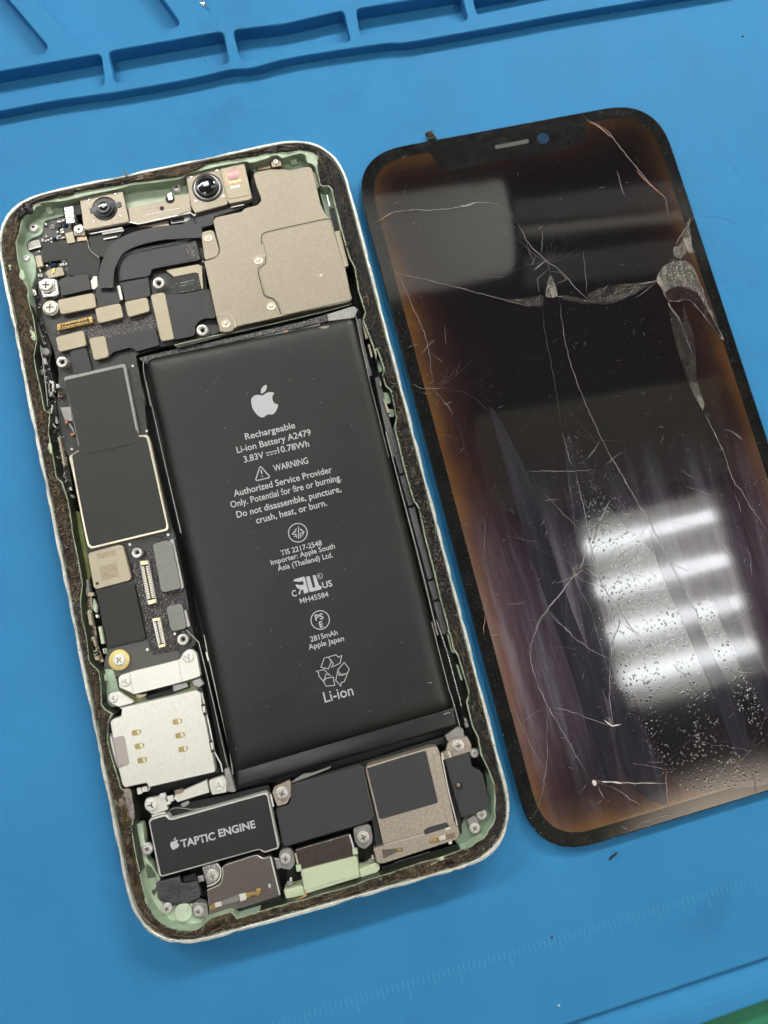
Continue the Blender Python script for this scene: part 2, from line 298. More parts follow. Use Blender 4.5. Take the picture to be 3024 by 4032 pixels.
def resample(p, n, closed=True):
    pts = [Vector(q) for q in p]
    if closed: pts.append(pts[0])
    L = [0]
    for i in range(len(pts)-1): L.append(L[-1]+(pts[i+1]-pts[i]).length)
    out = []; k = 0; m = n if closed else n-1
    for i in range(n):
        t = L[-1]*i/m
        while k < len(L)-2 and L[k+1] < t: k += 1
        s = (t-L[k])/max(1e-9, L[k+1]-L[k]); q = pts[k].lerp(pts[k+1], min(1, s)); out.append((q.x, q.y))
    return out
def inside(pt, poly):
    x, y = pt; r = False; j = len(poly)-1
    for i in range(len(poly)):
        xi, yi = poly[i]; xj, yj = poly[j]
        if (yi > y) != (yj > y) and x < (xj-xi)*(y-yi)/(yj-yi)+xi: r = not r
        j = i
    return r
def rrect(W, H, r, n=10, e=2.67, d=0.0):   # rounded rectangle (0..W, 0..-H), fixed point count
    out = []; w2, h2 = W/2-d, H/2-d; r = max(0.3, r-d)
    for k, (sx, sy) in enumerate(((1, 1), (-1, 1), (-1, -1), (1, -1))):
        for q in range(n+1):
            th = math.pi/2*q/n
            if k % 2: th = math.pi/2-th
            cx = abs(math.cos(th))**(2/e); sy_ = abs(math.sin(th))**(2/e)
            out.append((W/2+sx*(w2-r+r*cx), -H/2+sy*(h2-r+r*sy_)))
    return out

# ------------------------------------------------------------------ mesh building (mm in, metres out)
def finish(name, bm, mat, parent=None, kind=None, label=None, smooth_sh=False, origin=None, extra=None):
    vs = [v.co for v in bm.verts]
    if origin is None:
        lo = Vector((min(v.x for v in vs), min(v.y for v in vs), min(v.z for v in vs))); hi = Vector((max(v.x for v in vs), max(v.y for v in vs), max(v.z for v in vs)))
        origin = Vector(((lo.x+hi.x)/2, (lo.y+hi.y)/2, lo.z))
    origin = Vector(origin)
    for v in bm.verts: v.co = (v.co-origin)*MM
    me = bpy.data.meshes.new(name); bm.to_mesh(me); bm.free()
    mats = mat if isinstance(mat, (list, tuple)) else [mat]
    for x in mats: me.materials.append(M[x])
    if smooth_sh:
        for p in me.polygons: p.use_smooth = True
    o = bpy.data.objects.new(name, me); C.objects.link(o)
    place(o, origin, parent)
    if kind: o['kind'] = kind
    if label: o['label'] = label
    return o
WORLD = {}
def place(o, origin_mm, parent):
    WORLD[o.name] = Vector(origin_mm)
    if parent is not None:
        o.parent = parent; o.location = (Vector(origin_mm)-WORLD[parent.name])*MM
    else: o.location = Vector(origin_mm)*MM
def thing(name, loc, label, cat, group=None):
    o = bpy.data.objects.new(name, None); C.objects.link(o); o.empty_display_size = 0.005; place(o, loc, None)
    tag(o, label, cat, group); return o
def tag(o, label, cat, group=None, kind=None):
    o['label'] = label; o['category'] = cat
    if group: o['group'] = group
    if kind: o['kind'] = kind
    return o
def add_prism(bm, p, z1, z0, bev=0.0, hole=None, mi=0, bottom=False, bmi=None):
    p = ccw(p); loops = [p]+([list(reversed(ccw(h))) for h in hole] if hole else [])
    tops = []
    zt = z1-bev if bev else z1
    allv = []
    inner = []
    for k, lp in enumerate(loops):
        bot = [bm.verts.new((x, y, z0)) for x, y in lp]; top = [bm.verts.new((x, y, zt)) for x, y in lp]
        N = len(lp)
        for i in range(N):
            f = bm.faces.new((bot[i], bot[(i+1) % N], top[(i+1) % N], top[i])); f.material_index = mi
        if bev:
            off = offset(lp, bev) if k == 0 else list(reversed(offset(ccw(lp), -bev)))
            if k == 0: src = lp
            t2 = [bm.verts.new((x, y, z1)) for x, y in off]
            for i in range(N):
                f = bm.faces.new((top[i], top[(i+1) % N], t2[(i+1) % N], t2[i])); f.material_index = mi if bmi is None else bmi
            top = t2
        inner.append(top)
        if bottom and not hole:
            f = bm.faces.new(list(reversed(bot))); f.material_index = mi
    flat = [v for lp in inner for v in lp]
    tr = tessellate_polygon([[Vector((v.co.x, v.co.y, 0)) for v in lp] for lp in inner])
    for t in tr:
        a = [flat[q] for q in t]
        if len(set(a)) < 3: continue
        n = (a[1].co-a[0].co).cross(a[2].co-a[0].co)
        if n.z < 0: a.reverse()
        try: f = bm.faces.new(a); f.material_index = mi
        except ValueError: pass
def plate(name, p, z1, th, mat, parent, r=0.0, bev=0.05, hole=None, label=None, kind=None):
    if r: p = rounded(p, r)
    hi = EDGE.get(mat)
    bm = bmesh.new(); add_prism(bm, p, z1, z1-th, bev, hole, 0, False, 1 if hi and bev else None); return finish(name, bm, [mat, hi] if hi and bev else mat, parent, kind, label)
EDGE = dict(beige='champagne_glint', beige_lite='champagne_glint', silver='silver_glint', speakermetal='champagne_glint', steel='silver_glint', darkmetal='silver_glint', bronze_pale='champagne_glint', greycover='rimgrey', beige_worn='champagne_glint')  # lighter bevel materials paint in the edge highlights
def px(name, cr, pts, z1, th, mat, parent, r=0.25, bev=0.05, label=None, kind=None, hole=None):
    return plate(name, G(cr, pts, z1), z1, th, mat, parent, r, bev, hole, label, kind)
def add_stroke(bm, pts, wd, z, closed=False, th=0.0, taper=False, mi=0):
    N = len(pts); L = []; Rr = []
    for i in range(N):
        a = Vector(pts[i-1]) if (i > 0 or closed) else Vector(pts[0]); b = Vector(pts[i]); c = Vector(pts[(i+1) % N]) if (i < N-1 or closed) else Vector(pts[-1])
        e1 = (b-a); e2 = (c-b)
        if e1.length < 1e-7: e1 = e2.copy()
        if e2.length < 1e-7: e2 = e1.copy()
        if e1.length < 1e-7: continue
        e1.normalize(); e2.normalize(); t = e1+e2
        if t.length < 1e-5: t = e1.copy()
        t.normalize(); n = Vector((-t.y, t.x)); k = max(0.45, t.dot(e1))
        ww = wd/2/k
        if taper: ww *= max(0.12, 1-abs(2*i/(N-1)-1)**3) if taper is True else (taper[0]+(taper[1]-taper[0])*i/(N-1))
        zz = z[i] if isinstance(z, (list, tuple)) else z
        l = b+n*ww; r_ = b-n*ww
        L.append(bm.verts.new((l.x, l.y, zz))); Rr.append(bm.verts.new((r_.x, r_.y, zz)))
    K = len(L)
    for i in range(K if closed else K-1):
        j = (i+1) % K; f = bm.faces.new((L[i], Rr[i], Rr[j], L[j])); f.material_index = mi
        if th:
            for s, fl in ((L, False), (Rr, True)):
                d0 = bm.verts.new(s[i].co-Vector((0, 0, th))); d1 = bm.verts.new(s[j].co-Vector((0, 0, th)))
                q = (s[i], s[j], d1, d0) if not fl else (s[j], s[i], d0, d1)
                f = bm.faces.new(q); f.material_index = mi
def stroke(name, pts, wd, z, mat, parent, closed=False, th=0.0, taper=False, label=None, kind=None):
    bm = bmesh.new(); add_stroke(bm, pts, wd, z, closed, th, taper); return finish(name, bm, mat, parent, kind, label)
def circle(cx, cy, r, n=24, ph=0): return [(cx+r*math.cos(ph+2*math.pi*i/n), cy+r*math.sin(ph+2*math.pi*i/n)) for i in range(n)]
def add_lathe(bm, cx, cy, prof, n=24, mi=0, cap=True):
    rings = [[bm.verts.new((cx+r*math.cos(2*math.pi*i/n), cy+r*math.sin(2*math.pi*i/n), z)) for i in range(n)] for r, z in prof]
    for a, b in zip(rings, rings[1:]):
        for i in range(n):
            f = bm.faces.new((a[i], a[(i+1) % n], b[(i+1) % n], b[i])); f.material_index = mi
    if cap:
        f = bm.faces.new(rings[-1]); f.material_index = mi
def lathe(name, c, prof, mat, parent, n=28, label=None, sm=True):
    bm = bmesh.new(); add_lathe(bm, c[0], c[1], prof, n)
    o = finish(name, bm, mat, parent, None, label, sm)
    if sm:
        o.data.set_sharp_from_angle(angle=math.radians(35)) if hasattr(o.data, 'set_sharp_from_angle') else None
    return o
def rings(name, corners, W, H, r, prof, mat, parent, attr=False, warp=None, label=None, n=10, kind=None, sm=False):
    """rounded rectangle built of nested loops: prof = [(inset, z, attribute)]; corners = TL TR BR BL in mm"""
    bm = bmesh.new(); lay = bm.verts.layers.float.new('inset') if attr else None
    tl, tr_, br, bl = [Vector(c) for c in corners]; loops = []
    for d, z, av in prof:
        lp = []
        for x, y in rrect(W, H, r, n, 2.67, d):
            s, t = x/W, -y/H; q = (tl*(1-s)+tr_*s)*(1-t)+(bl*(1-s)+br*s)*t
            if warp: q = Vector(warp(q.x, q.y, s, t))
            v = bm.verts.new((q.x, q.y, z)); lp.append(v)
            if attr: v[lay] = av
        loops.append(lp)
    N = len(loops[0])
    for a, b in zip(loops, loops[1:]):
        for i in range(N): bm.faces.new((a[i], a[(i+1) % N], b[(i+1) % N], b[i]))
    bm.faces.new(loops[-1])
    return finish(name, bm, mat, parent, kind, label, sm)
def text_mesh(name, s, p0, p1, z, mat, parent, bold=0.0, hscale=None, cap=None, align='fit'):
    """flat print: s set on the baseline p0-p1 (mm), stretched to its length; cap = capital height in mm"""
    cu = bpy.data.curves.new('tmp', 'FONT'); cu.body = s; cu.size = 1.0; cu.offset = bold; cu.resolution_u = 3
    ob = bpy.data.objects.new('tmp', cu); C.objects.link(ob)
    dg = bpy.context.evaluated_depsgraph_get(); me = bpy.data.meshes.new_from_object(ob.evaluated_get(dg))
    C.objects.unlink(ob); bpy.data.objects.remove(ob); bpy.data.curves.remove(cu)
    xs = [v.co.x for v in me.vertices]; x0, x1 = min(xs), max(xs)
    a, b = Vector(p0), Vector(p1); d = b-a; L = d.length; d.normalize(); n = Vector((-d.y, d.x))
    sx = L/(x1-x0); sy = cap/0.73 if cap else sx
    org = Vector(((a.x+b.x)/2, (a.y+b.y)/2, z))
    for v in me.vertices:
        q = a+d*(v.co.x-x0)*sx+n*v.co.y*sy; v.co = Vector(((q.x-org.x)*MM, (q.y-org.y)*MM, 0))
    me.name = name; me.materials.clear(); me.materials.append(M[mat])
    o = bpy.data.objects.new(name, me); C.objects.link(o); place(o, org, parent); return o

# ------------------------------------------------------------------ ceiling lamps over the bench, then added lamps, panels and boards
def troffer(loc, label):
    t = thing('ceiling_lamp', loc, label, 'ceiling lamp', 'ceiling lamps above the bench')
    x, y, z = loc
    plate('housing', [(x-225, y-290), (x+225, y-290), (x+225, y+290), (x-225, y+290)], z+60, 12, 'white', t, 0, 0)
    bm = bmesh.new()
    for x0, x1, y0, y1 in ((x-240, x+240, y-305, y-291), (x-240, x+240, y+291, y+305), (x-240, x-226, y-291, y+291), (x+226, x+240, y-291, y+291)):
        add_prism(bm, [(x0, y0), (x1, y0), (x1, y1), (x0, y1)], z+60, z-5, 0, None, 0, True)
    finish('rim', bm, 'white', t)
    for k in range(4):
        yy = y+210-140*k; bm = bmesh.new()
        add_prism(bm, [(x-212, yy-21), (x+212, yy-21), (x+212, yy+21), (x-212, yy+21)], z+24, z+4, 0, None, 0, True)
        finish('tube', bm, 'tube', t)
m_, nt_, b_ = nmat('lamp_tube'); b_.inputs['Base Color'].default_value = (1, 1, 1, 1); b_.inputs['Emission Color'].default_value = (0.95, 0.975, 1.0, 1); b_.inputs['Emission Strength'].default_value = TUBE; M['tube'] = m_
m_, nt_, b_ = nmat('panel_glow'); b_.inputs['Base Color'].default_value = (0.8, 0.8, 0.8, 1); b_.inputs['Emission Color'].default_value = (1.0, 0.88, 0.82, 1); b_.inputs['Emission Strength'].default_value = 0.95; M['glow'] = m_
troffer((985, -345, 2000), 'four tube ceiling lamp mirrored in the cracked screen')
troffer((-620, 60, 2000), 'four tube ceiling lamp over the left end of the bench')
troffer((-150, 1550, 2000), 'four tube ceiling lamp behind the far side of the bench')
troffer((1500, 2500, 2000), 'four tube ceiling lamp at the far right of the bench')
m_, nt_, b_ = nmat('added_tube'); b_.inputs['Base Color'].default_value = (1, 1, 1, 1); b_.inputs['Emission Color'].default_value = (1.0, 0.975, 0.92, 1); b_.inputs['Emission Strength'].default_value = ADDED_TUBE; M['addedtube'] = m_
def added_lamp(x, y, z, wd, m, label):  # added lamps, no such source seen; they grade the brightness over the mat
    bl = thing('added_lamp', (x, y, z), label, 'added lamp', 'added tube lamps over the far edge of the bench')
    bm = bmesh.new(); add_prism(bm, [(x-265, y-wd), (x+265, y-wd), (x+265, y+wd+8), (x-265, y+wd+8)], z+48, z+30, 2, None, 0, True); finish('lamp_hood', bm, 'white', bl)
    bm = bmesh.new(); add_prism(bm, [(x-250, y-wd), (x+250, y-wd), (x+250, y+wd), (x-250, y+wd)], z+10, z, 0, None, 0, True); finish('tube', bm, m, bl)
added_lamp(530, 470, 520, 35, 'addedtube', 'added tube lamp over the far right edge of the mat')
added_lamp(-330, 470, 540, 15, 'addedtube', 'added tube lamp over the far left edge of the mat')
wl = thing('added_warm_panel', (420, -560, 900), 'added soft warm lamp mirrored in the bottom edge of the screen', 'warm panel')  # added glowing panel, put in to give the warm reflection
m_, nt_, b_ = nmat('warm_panel_glow'); b_.inputs['Base Color'].default_value = (0.7, 0.55, 0.4, 1); b_.inputs['Emission Color'].default_value = (1.0, 0.84, 0.68, 1)
tc_ = nt_.nodes.new('ShaderNodeTexCoord'); mp_ = nt_.nodes.new('ShaderNodeMapping'); mp_.inputs['Location'].default_value = (-0.40, 0.05, 0); mp_.inputs['Scale'].default_value = (4.6, 8.5, 1); gr_ = nt_.nodes.new('ShaderNodeTexGradient'); gr_.gradient_type = 'SPHERICAL'
nt_.links.new(tc_.outputs['Object'], mp_.inputs['Vector']); nt_.links.new(mp_.outputs['Vector'], gr_.inputs['Vector']); mr_ = nt_.nodes.new('ShaderNodeMapRange'); mr_.inputs['To Min'].default_value = 0.25; mr_.inputs['To Max'].default_value = 15.0
nt_.links.new(gr_.outputs['Fac'], mr_.inputs['Value']); nt_.links.new(mr_.outputs[0], b_.inputs['Emission Strength']); M['warmglow'] = m_
bm = bmesh.new(); add_prism(bm, rounded([(170, -680), (660, -690), (660, -470), (170, -465)], 70, 8), 908, 900, 0, None, 0, True); finish('warm_panel', bm, 'warmglow', wl)
bm = bmesh.new(); add_prism(bm, rounded([(180, -670), (650, -680), (650, -480), (180, -475)], 60, 8), 930, 911, 0, None, 0, True); finish('warm_panel_back', bm, 'black', wl)
sf = thing('added_shelf', (450, 130, 700), 'added slatted boards mirrored faintly in the upper screen', 'shelf')  # boards added for the bands reflected in the glass; no shelf known
for k, (pts_, mt_) in enumerate((([(368, 352), (650, 318), (640, 288), (362, 322)], 'shelf_grey'), ([(366, 312), (640, 280), (636, 268), (364, 300)], 'shelf_pale'), ([(360, 272), (640, 240), (632, 205), (352, 232)], 'shelf_grey'), ([(244, 84), (560, 60), (558, 52), (244, 75)], 'shelf_warm'), ([(240, 73), (556, 50), (545, -60), (236, -40)], 'shelf_low'))):
    bm = bmesh.new(); add_prism(bm, pts_, 712, 700, 0, None, 0, True); finish('shelf_board', bm, mt_, sf)
bm = bmesh.new(); add_prism(bm, [(640, 360), (655, 360), (655, -60), (640, -60)], 722, 713, 0, None, 0, True); finish('shelf_rail', bm, 'shelf_grey', sf)
pl = thing('added_panel', (275, 330, 700), 'added dim diffuser panel mirrored in the top of the screen', 'added panel')  # added panel, made to glow to give the pale grey reflection
bm = bmesh.new(); add_prism(bm, rounded([(120, 400), (364, 382), (345, 258), (120, 262)], 16, 6), 712, 700, 0, None, 0, True); finish('glow', bm, 'glow', pl)
bm = bmesh.new(); add_prism(bm, [(130, 270), (340, 266), (352, 376), (130, 390)], 724, 714, 0, None, 0, True); finish('panel_back', bm, 'black', pl)

# ------------------------------------------------------------------ the setting: table and mat
bm = bmesh.new(); add_prism(bm, [(-900, -900), (1100, -900), (1100, 700), (-900, 700)], -5.0, -30, 0, None, 0, True)
o = finish('table_top', bm, 'green', None, 'structure')
mt = thing('repair_mat', (60, -80, -5), 'blue silicone repair mat with moulded tray pockets under both phone halves', 'mat')
def sheet(name, ys, x0, x1, mat, parent, step=6.0):
    bm = bmesh.new(); rows = []
    for y, z in ys: rows.append([bm.verts.new((x0+(x1-x0)*k/60, y+0.0*k, z)) for k in range(61)])
    for a, b in zip(rows, rows[1:]):
        for i in range(60): bm.faces.new((a[i], b[i], b[i+1], a[i+1]))
    for f in bm.faces:
        f.normal_update()
    bmesh.ops.recalc_face_normals(bm, faces=bm.faces[:])
    o = finish(name, bm, mat, parent)
    return o
eL, eR = at(2232, 4032, 0), at(3024, 3768, 0)
slope = (eR[1]-eL[1])/(eR[0]-eL[0])
def yb(x): return eL[1]+slope*(x-eL[0])
bm = bmesh.new()
X0, X1, N = -160.0, 300.0, 90
prof = [(0.35, 0.0), (0.10, -0.03), (0.0, -0.12), (-0.15, -1.35), (-0.6, -1.5), (-2.0, -1.15), (-3.6, -0.45), (-5.0, -0.12), (-6.2, -0.02)]
g1, g2 = at(2770, 4032, 0), at(3024, 3939, 0)
def yg(x): return g1[1]+(g2[1]-g1[1])/(g2[0]-g1[0])*(x-g1[0])
rows = [[bm.verts.new((X0+(X1-X0)*k/N, 24.6, 0)) for k in range(N+1)]]
for dy, z in prof: rows.append([bm.verts.new((X0+(X1-X0)*k/N, yb(X0+(X1-X0)*k/N)+dy, z)) for k in range(N+1)])
for dy, z in ((0.5, 0.0), (0.12, -0.1), (0, -0.5), (0, -4.99)): rows.append([bm.verts.new((X0+(X1-X0)*k/N, yg(X0+(X1-X0)*k/N)+dy, z)) for k in range(N+1)])
for a, b in zip(rows, rows[1:]):
    for i in range(N): bm.faces.new((a[i], b[i], b[i+1], a[i+1]))
finish('work_surface', bm, 'mat', mt)
ZT = 2.1
edge = GX(ZT, ('t1', [(0, 484), (250, 437), (500, 402), (830, 343), (1000, 304), (1100, 296), (1270, 252), (1659, 192)]), ('t2', [(200, 172), (400, 138), (620, 98), (830, 58), (1200, -4), (1450, -44)]))
xe0, ye0 = edge[0]; xe1, ye1 = edge[-1]
outer = [(-160, ye0+0.6)]+[tuple(q) for q in smooth(edge, 4, False)]+[(300, ye1-1.6), (300, 160), (-160, 160)]
holes = []
def hole(cr, pts, r=1.3): holes.append(rounded(G(cr, pts, ZT), r, 5))
hole('t1', [(-330, 368), (440, 232), (458, 372), (-250, 505)])
hole('t1', [(470, 224), (972, 136), (1000, 276), (500, 362)])
hole('t1', [(1013, 130), (1240, 104), (1497, 44), (1529, 182), (1048, 264)])
hole('t2', [(0, 36), (425, -34), (455, 80), (22, 152)])
hole('t2', [(470, -10), (930, -95), (960, -15), (490, 64)])
hole('t1', [(-330, -120), (-60, -110), (40, 0), (208, 200), (196, 232), (-300, 312)], 2.2)
hole('t1', [(30, -150), (600, -150), (710, -5), (795, 112), (345, 200)], 2.2)
hole('t1', [(760, -120), (1900, -260), (1860, -48), (1500, 8), (1210, 76), (945, 96)], 2.2)
bm = bmesh.new(); add_prism(bm, outer, ZT, -1.1, 0.18, holes)
# soft lower toe where the tray meets the work surface
finish('pocket_tray', bm, 'mat', mt)
bm = bmesh.new(); add_prism(bm, [(-160, 24), (300, 21), (300, 160), (-160, 160)], -1.0, -4.5, 0); finish('pocket_floor', bm, 'mat', mt)
# embossed ruler
bm = bmesh.new(); a, b = Vector(at(1400, 3200+735/1.0216, 0)), Vector(at(3024, 3200+238/1.0216, 0)); d = (b-a).normalized(); nrm = Vector((-d.y, d.x))
for k in range(-45, 130):
    ln = 3.2 if k % 10 == 0 else (2.4 if k % 5 == 0 else 1.5); q = a+d*k*1.0; r_ = q-nrm*ln
    add_stroke(bm, [(q.x, q.y), (r_.x, r_.y)], 0.16, 0.05, False, 0.045)
finish('ruler_marks', bm, 'mat_mark', mt, 'stuff')

# ------------------------------------------------------------------ THE OPENED PHONE
ph = thing('opened_phone', (36, -73, 0), 'mint green phone housing without its screen, black battery and boards exposed', 'phone')
W, H = 71.5, 146.7
def loop(d, z=None, n=26): return [(x, y) for x, y in rrect(W, H, 14.0, n, 2.67, d)]
def dense(d): return resample(loop(d), 520)
# chipped aluminium edge
bm = bmesh.new(); ringsz = []
o_ = dense(0.0); rnd = random.Random(3)
chip = [0.0]*520; chz = [0.0]*520
for _ in range(90):
    c0 = rnd.randrange(520); wd = rnd.randint(1, 5); dp = rnd.uniform(0.05, 0.28)
    for k in range(-wd, wd+1): chip[(c0+k) % 520] = max(chip[(c0+k) % 520], dp*(1-abs(k)/(wd+1))); chz[(c0+k) % 520] = chip[(c0+k) % 520]*0.7
def rowz(d, z, jit=0, cm=0.0):
    base = dense(d); nx = offset(base, 1.0); out = []
    for i in range(520):
        p, q = base[i], ccw(nx)[i] if False else nx[i]
        dx, dy = q[0]-p[0], q[1]-p[1]; k = chip[i]*cm+rnd.uniform(-jit, jit)
        out.append(bm.verts.new((p[0]+dx*k, p[1]+dy*k, z-chz[i]*cm*0.8)))
    return out
profile = [(0.35, 0.0, 0, 0), (0.02, 0.9, 0, 0), (0.0, 5.9, 0.01, 0.5), (0.04, 6.80, 0.02, 1.0), (0.16, 7.0, 0.02, 0.8), (0.60, 7.0, 0.01, 0.1), (0.72, 6.9, 0.01, 0), (0.78, 6.2, 0, 0)]
rws = [rowz(*q) for q in profile]
for a, b in zip(rws, rws[1:]):
    for i in range(520): bm.faces.new((a[i], a[(i+1) % 520], b[(i+1) % 520], b[i]))
finish('side_frame', bm, 'frame', ph, label='silvery mint frame edge with chipped paint')
# cavity outline traced round the inside of the shell
ZL = 6.3
cav = GX(ZL,
  ('TL', [(300, 1250), (280, 1050), (340, 900), (370, 700), (480, 600), (560, 560), (600, 480), (700, 455)]),
  ('a', [(330, 625), (520, 610), (650, 580), (800, 545), (1000, 505), (1080, 480), (1300, 455), (1490, 428)]),
  ('b', [(60, 395), (340, 325), (560, 285), (590, 300), (640, 290), (740, 260), (770, 240), (820, 236), (850, 262), (940, 235), (1000, 222), (1040, 232), (1056, 300)]),
  ('b', [(1095, 305), (1125, 335), (1160, 480), (1185, 492), (1230, 488), (1252, 510), (1275, 620), (1305, 740), (1340, 880), (1400, 1080), (1440, 1150)]),
  ('d', [(1470, 300), (1500, 400), (1530, 480), (1512, 510), (1510, 545), (1545, 640), (1590, 760), (1625, 880)]),
  ('s3', [(150, 690), (190, 800), (205, 850), (190, 880), (205, 930), (215, 965), (250, 990), (262, 1030), (275, 1100), (292, 1190), (285, 1225), (275, 1260), (300, 1350), (328, 1475)]),
  ('s5', [(160, 250), (230, 500), (272, 560), (310, 750), (370, 980), (430, 1230), (482, 1420), (488, 1450)]),
  ('s7', [(108, 150), (130, 185), (150, 290), (185, 335), (200, 390), (240, 520), (265, 610), (245, 670), (290, 850), (330, 930), (350, 1050), (400, 1150), (445, 1270)]),
  ('BR', [(1222, 400), (1215, 550), (1230, 700), (1190, 800), (1110, 900), (1050, 1020), (900, 1100), (800, 1180), (600, 1240), (350, 1330), (0, 1425)]),
  ('BN', [(1000, 400), (500, 570), (160, 670)]),
  ('BM', [(1659, 330), (1030, 500), (850, 560), (660, 605), (300, 705), (0, 795)]),
  ('m', [(735, 432), (718, 402), (700, 394), (600, 428), (568, 445), (540, 480), (515, 496)]),
  ('BL', [(1100, 1080), (900, 1020), (740, 930), (640, 800), (550, 660), (500, 480), (460, 260), (430, 120)]),
  ('h', [(290, 760), (252, 540), (268, 480), (240, 240), (215, 222), (165, 215)]),
  ('g', [(350, 1160), (300, 1010), (262, 860), (272, 700), (312, 640), (240, 600), (215, 560), (212, 420), (195, 290)]),
  ('f', [(320, 1250), (300, 1050), (262, 900), (252, 760), (268, 620), (232, 420), (188, 200), (165, 20)]),
  ('e', [(350, 950), (308, 825), (262, 785), (232, 600), (195, 420), (205, 340), (210, 260), (165, 240), (130, 60)]),
  ('c', [(300, 930), (285, 840), (310, 700), (280, 520), (240, 380), (238, 280), (190, 200), (165, 90), (150, 20)]))
cav = ccw(cav)
cavd = resample(cav, 700)
def cavoff(d): return offset(cavd, d)
led_in = cavoff(-0.22)
# ledge of the shell (mint) with the cavity cut out
bm = bmesh.new(); add_prism(bm, resample(loop(0.76), 400), 6.25, 5.6, 0, [led_in]); finish('shell_ledge', bm, 'mint', ph)
# raised lip round the cavity and its wall
bm = bmesh.new(); a_ = led_in; b_l = cavd; N = len(cavd)
lv = []
wob = random.Random(5)
for (pp, z) in ((a_, 6.26), (cavoff(-0.16), 6.46), (cavoff(-0.05), 6.48), (cavd, 6.30), (cavoff(0.14), 4.2), (cavoff(0.25), 1.6)):
    lv.append([bm.verts.new((x, y, z+(wob.uniform(-0.03, 0.03)))) for x, y in pp])
for p_, q_ in zip(lv, lv[1:]):
    for i in range(N):
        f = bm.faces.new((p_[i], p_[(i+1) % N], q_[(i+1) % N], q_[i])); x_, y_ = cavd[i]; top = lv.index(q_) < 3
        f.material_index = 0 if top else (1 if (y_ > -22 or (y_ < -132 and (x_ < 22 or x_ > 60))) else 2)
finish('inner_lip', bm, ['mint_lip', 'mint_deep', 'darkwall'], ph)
# cavity floor
plate('midframe_floor', resample(loop(2.0), 160), 1.4, 1.2, 'void', ph, 0, 0)
# caked adhesive on the ledge
gin = GX(6.5, ('TL', [(300, 1250), (280, 1050), (340, 900), (370, 700), (480, 600), (560, 560), (500, 440), (730, 370)]),
  ('a', [(450, 580), (600, 550), (620, 520), (800, 498), (1000, 470), (1080, 452), (1250, 418), (1400, 400), (1540, 380), (1659, 330)]),
  ('b', [(150, 320), (300, 282), (420, 262), (500, 256), (640, 232), (720, 212), (900, 200), (1000, 184), (1090, 196), (1160, 240), (1150, 258), (1050, 236), (1062, 300), (1115, 310), (1140, 370)]))
r0 = [p for p in cavd]
tl_cut = [p for p in cav if not (p[1] > -14 and -2 < p[0] < 62)]
grime_in = ccw(gin) if area(gin) > 0 else gin
# lower part of the cavity outline (everything below the top bar), in order
k0 = max(range(len(cav)), key=lambda i: (cav[i][0] > 60)*(cav[i][1] > -16)*(-cav[i][1]+100) if cav[i][0] > 60 and cav[i][1] > -16 else -1)
low = [(p, math.atan2(p[1]+70, p[0]-35)) for p in cavd]
def rad_profile(poly, n=720):
    c = (36.0, -73.0); out = []
    for i in range(n):
        th = 2*math.pi*i/n; dx, dy = math.cos(th), math.sin(th); best = None
        for k in range(len(poly)):
            x1, y1 = poly[k][0]-c[0], poly[k][1]-c[1]; x2, y2 = poly[(k+1) % len(poly)][0]-c[0], poly[(k+1) % len(poly)][1]-c[1]
            ex, ey = x2-x1, y2-y1; den = dx*ey-dy*ex
            if abs(den) < 1e-9: continue
            t = (x1*ey-y1*ex)/den; u = (x1*dy-y1*dx)/den
            if 0 <= u <= 1 and t > 0 and (best is None or t > best): best = t
        out.append(best)
    return out
NA = 1100
rin = rad_profile(cavoff(-0.30), NA); rg = rad_profile(gin+[(36, -73)], NA); rout = rad_profile(dense(0.86), NA)
rr_ = random.Random(11)
ins = []
for i in range(NA):
    th = 2*math.pi*i/NA; y = -73+math.sin(th)*(rg[i] or 0)
    r = rin[i]
    if rg[i] and y > -13 and rg[i] > rin[i]: r = rg[i]
    r += rr_.uniform(-0.02, 0.14); ins.append(min(r, rout[i]-0.35))
bm = bmesh.new(); rws = []
for t, zz in ((0, 6.27), (0.04, 6.52), (0.25, 6.62), (0.5, 6.66), (0.75, 6.62), (0.95, 6.50), (1.0, 6.3)):
    row = []
    for i in range(NA):
        th = 2*math.pi*i/NA; r = ins[i]*(1-t)+rout[i]*t; row.append(bm.verts.new((36+math.cos(th)*r, -73+math.sin(th)*r, zz+(rr_.uniform(-0.12, 0.14) if 0 < t < 1 else 0))))
    rws.append(row)
for a, b in zip(rws, rws[1:]):
    for i in range(NA): bm.faces.new((a[i], a[(i+1) % NA], b[(i+1) % NA], b[i]))
finish('caked_grime', bm, 'grime', ph, 'stuff')
def crumb(bm, x, y, z, s, mi, rd):
    vs = [bm.verts.new((x+dx*s*rd.uniform(.5, 1.3), y+dy*s*rd.uniform(.5, 1.3), z+dz*s*rd.uniform(.3, .8))) for dx, dy, dz in ((1, 0, 0), (0, 1, 0), (-1, 0, 0), (0, -1, 0), (0, 0, 1))]
    for i in range(4):
        f = bm.faces.new((vs[i], vs[(i+1) % 4], vs[4])); f.material_index = mi
def crumbs(name, n, smin, smax, mix, seed, tmin=0.02, tmax=0.97, z=6.6):
    rd = random.Random(seed); bm = bmesh.new()
    for _ in range(n):
        i = rd.randrange(NA); th = 2*math.pi*(i+rd.random())/NA; t = rd.uniform(tmin, tmax); r = ins[i]*(1-t)+rout[i]*t
        x, y = 36+math.cos(th)*r, -73+math.sin(th)*r
        crumb(bm, x, y, z, rd.uniform(smin, smax), rd.choices((0, 1, 2), mix)[0], rd)
    finish(name, bm, ['crumb_black', 'crumb_brown', 'crumb_tan'], ph, 'stuff')
crumbs('grime_crumbs', 9000, 0.06, 0.30, (9, 3, 1), 4)
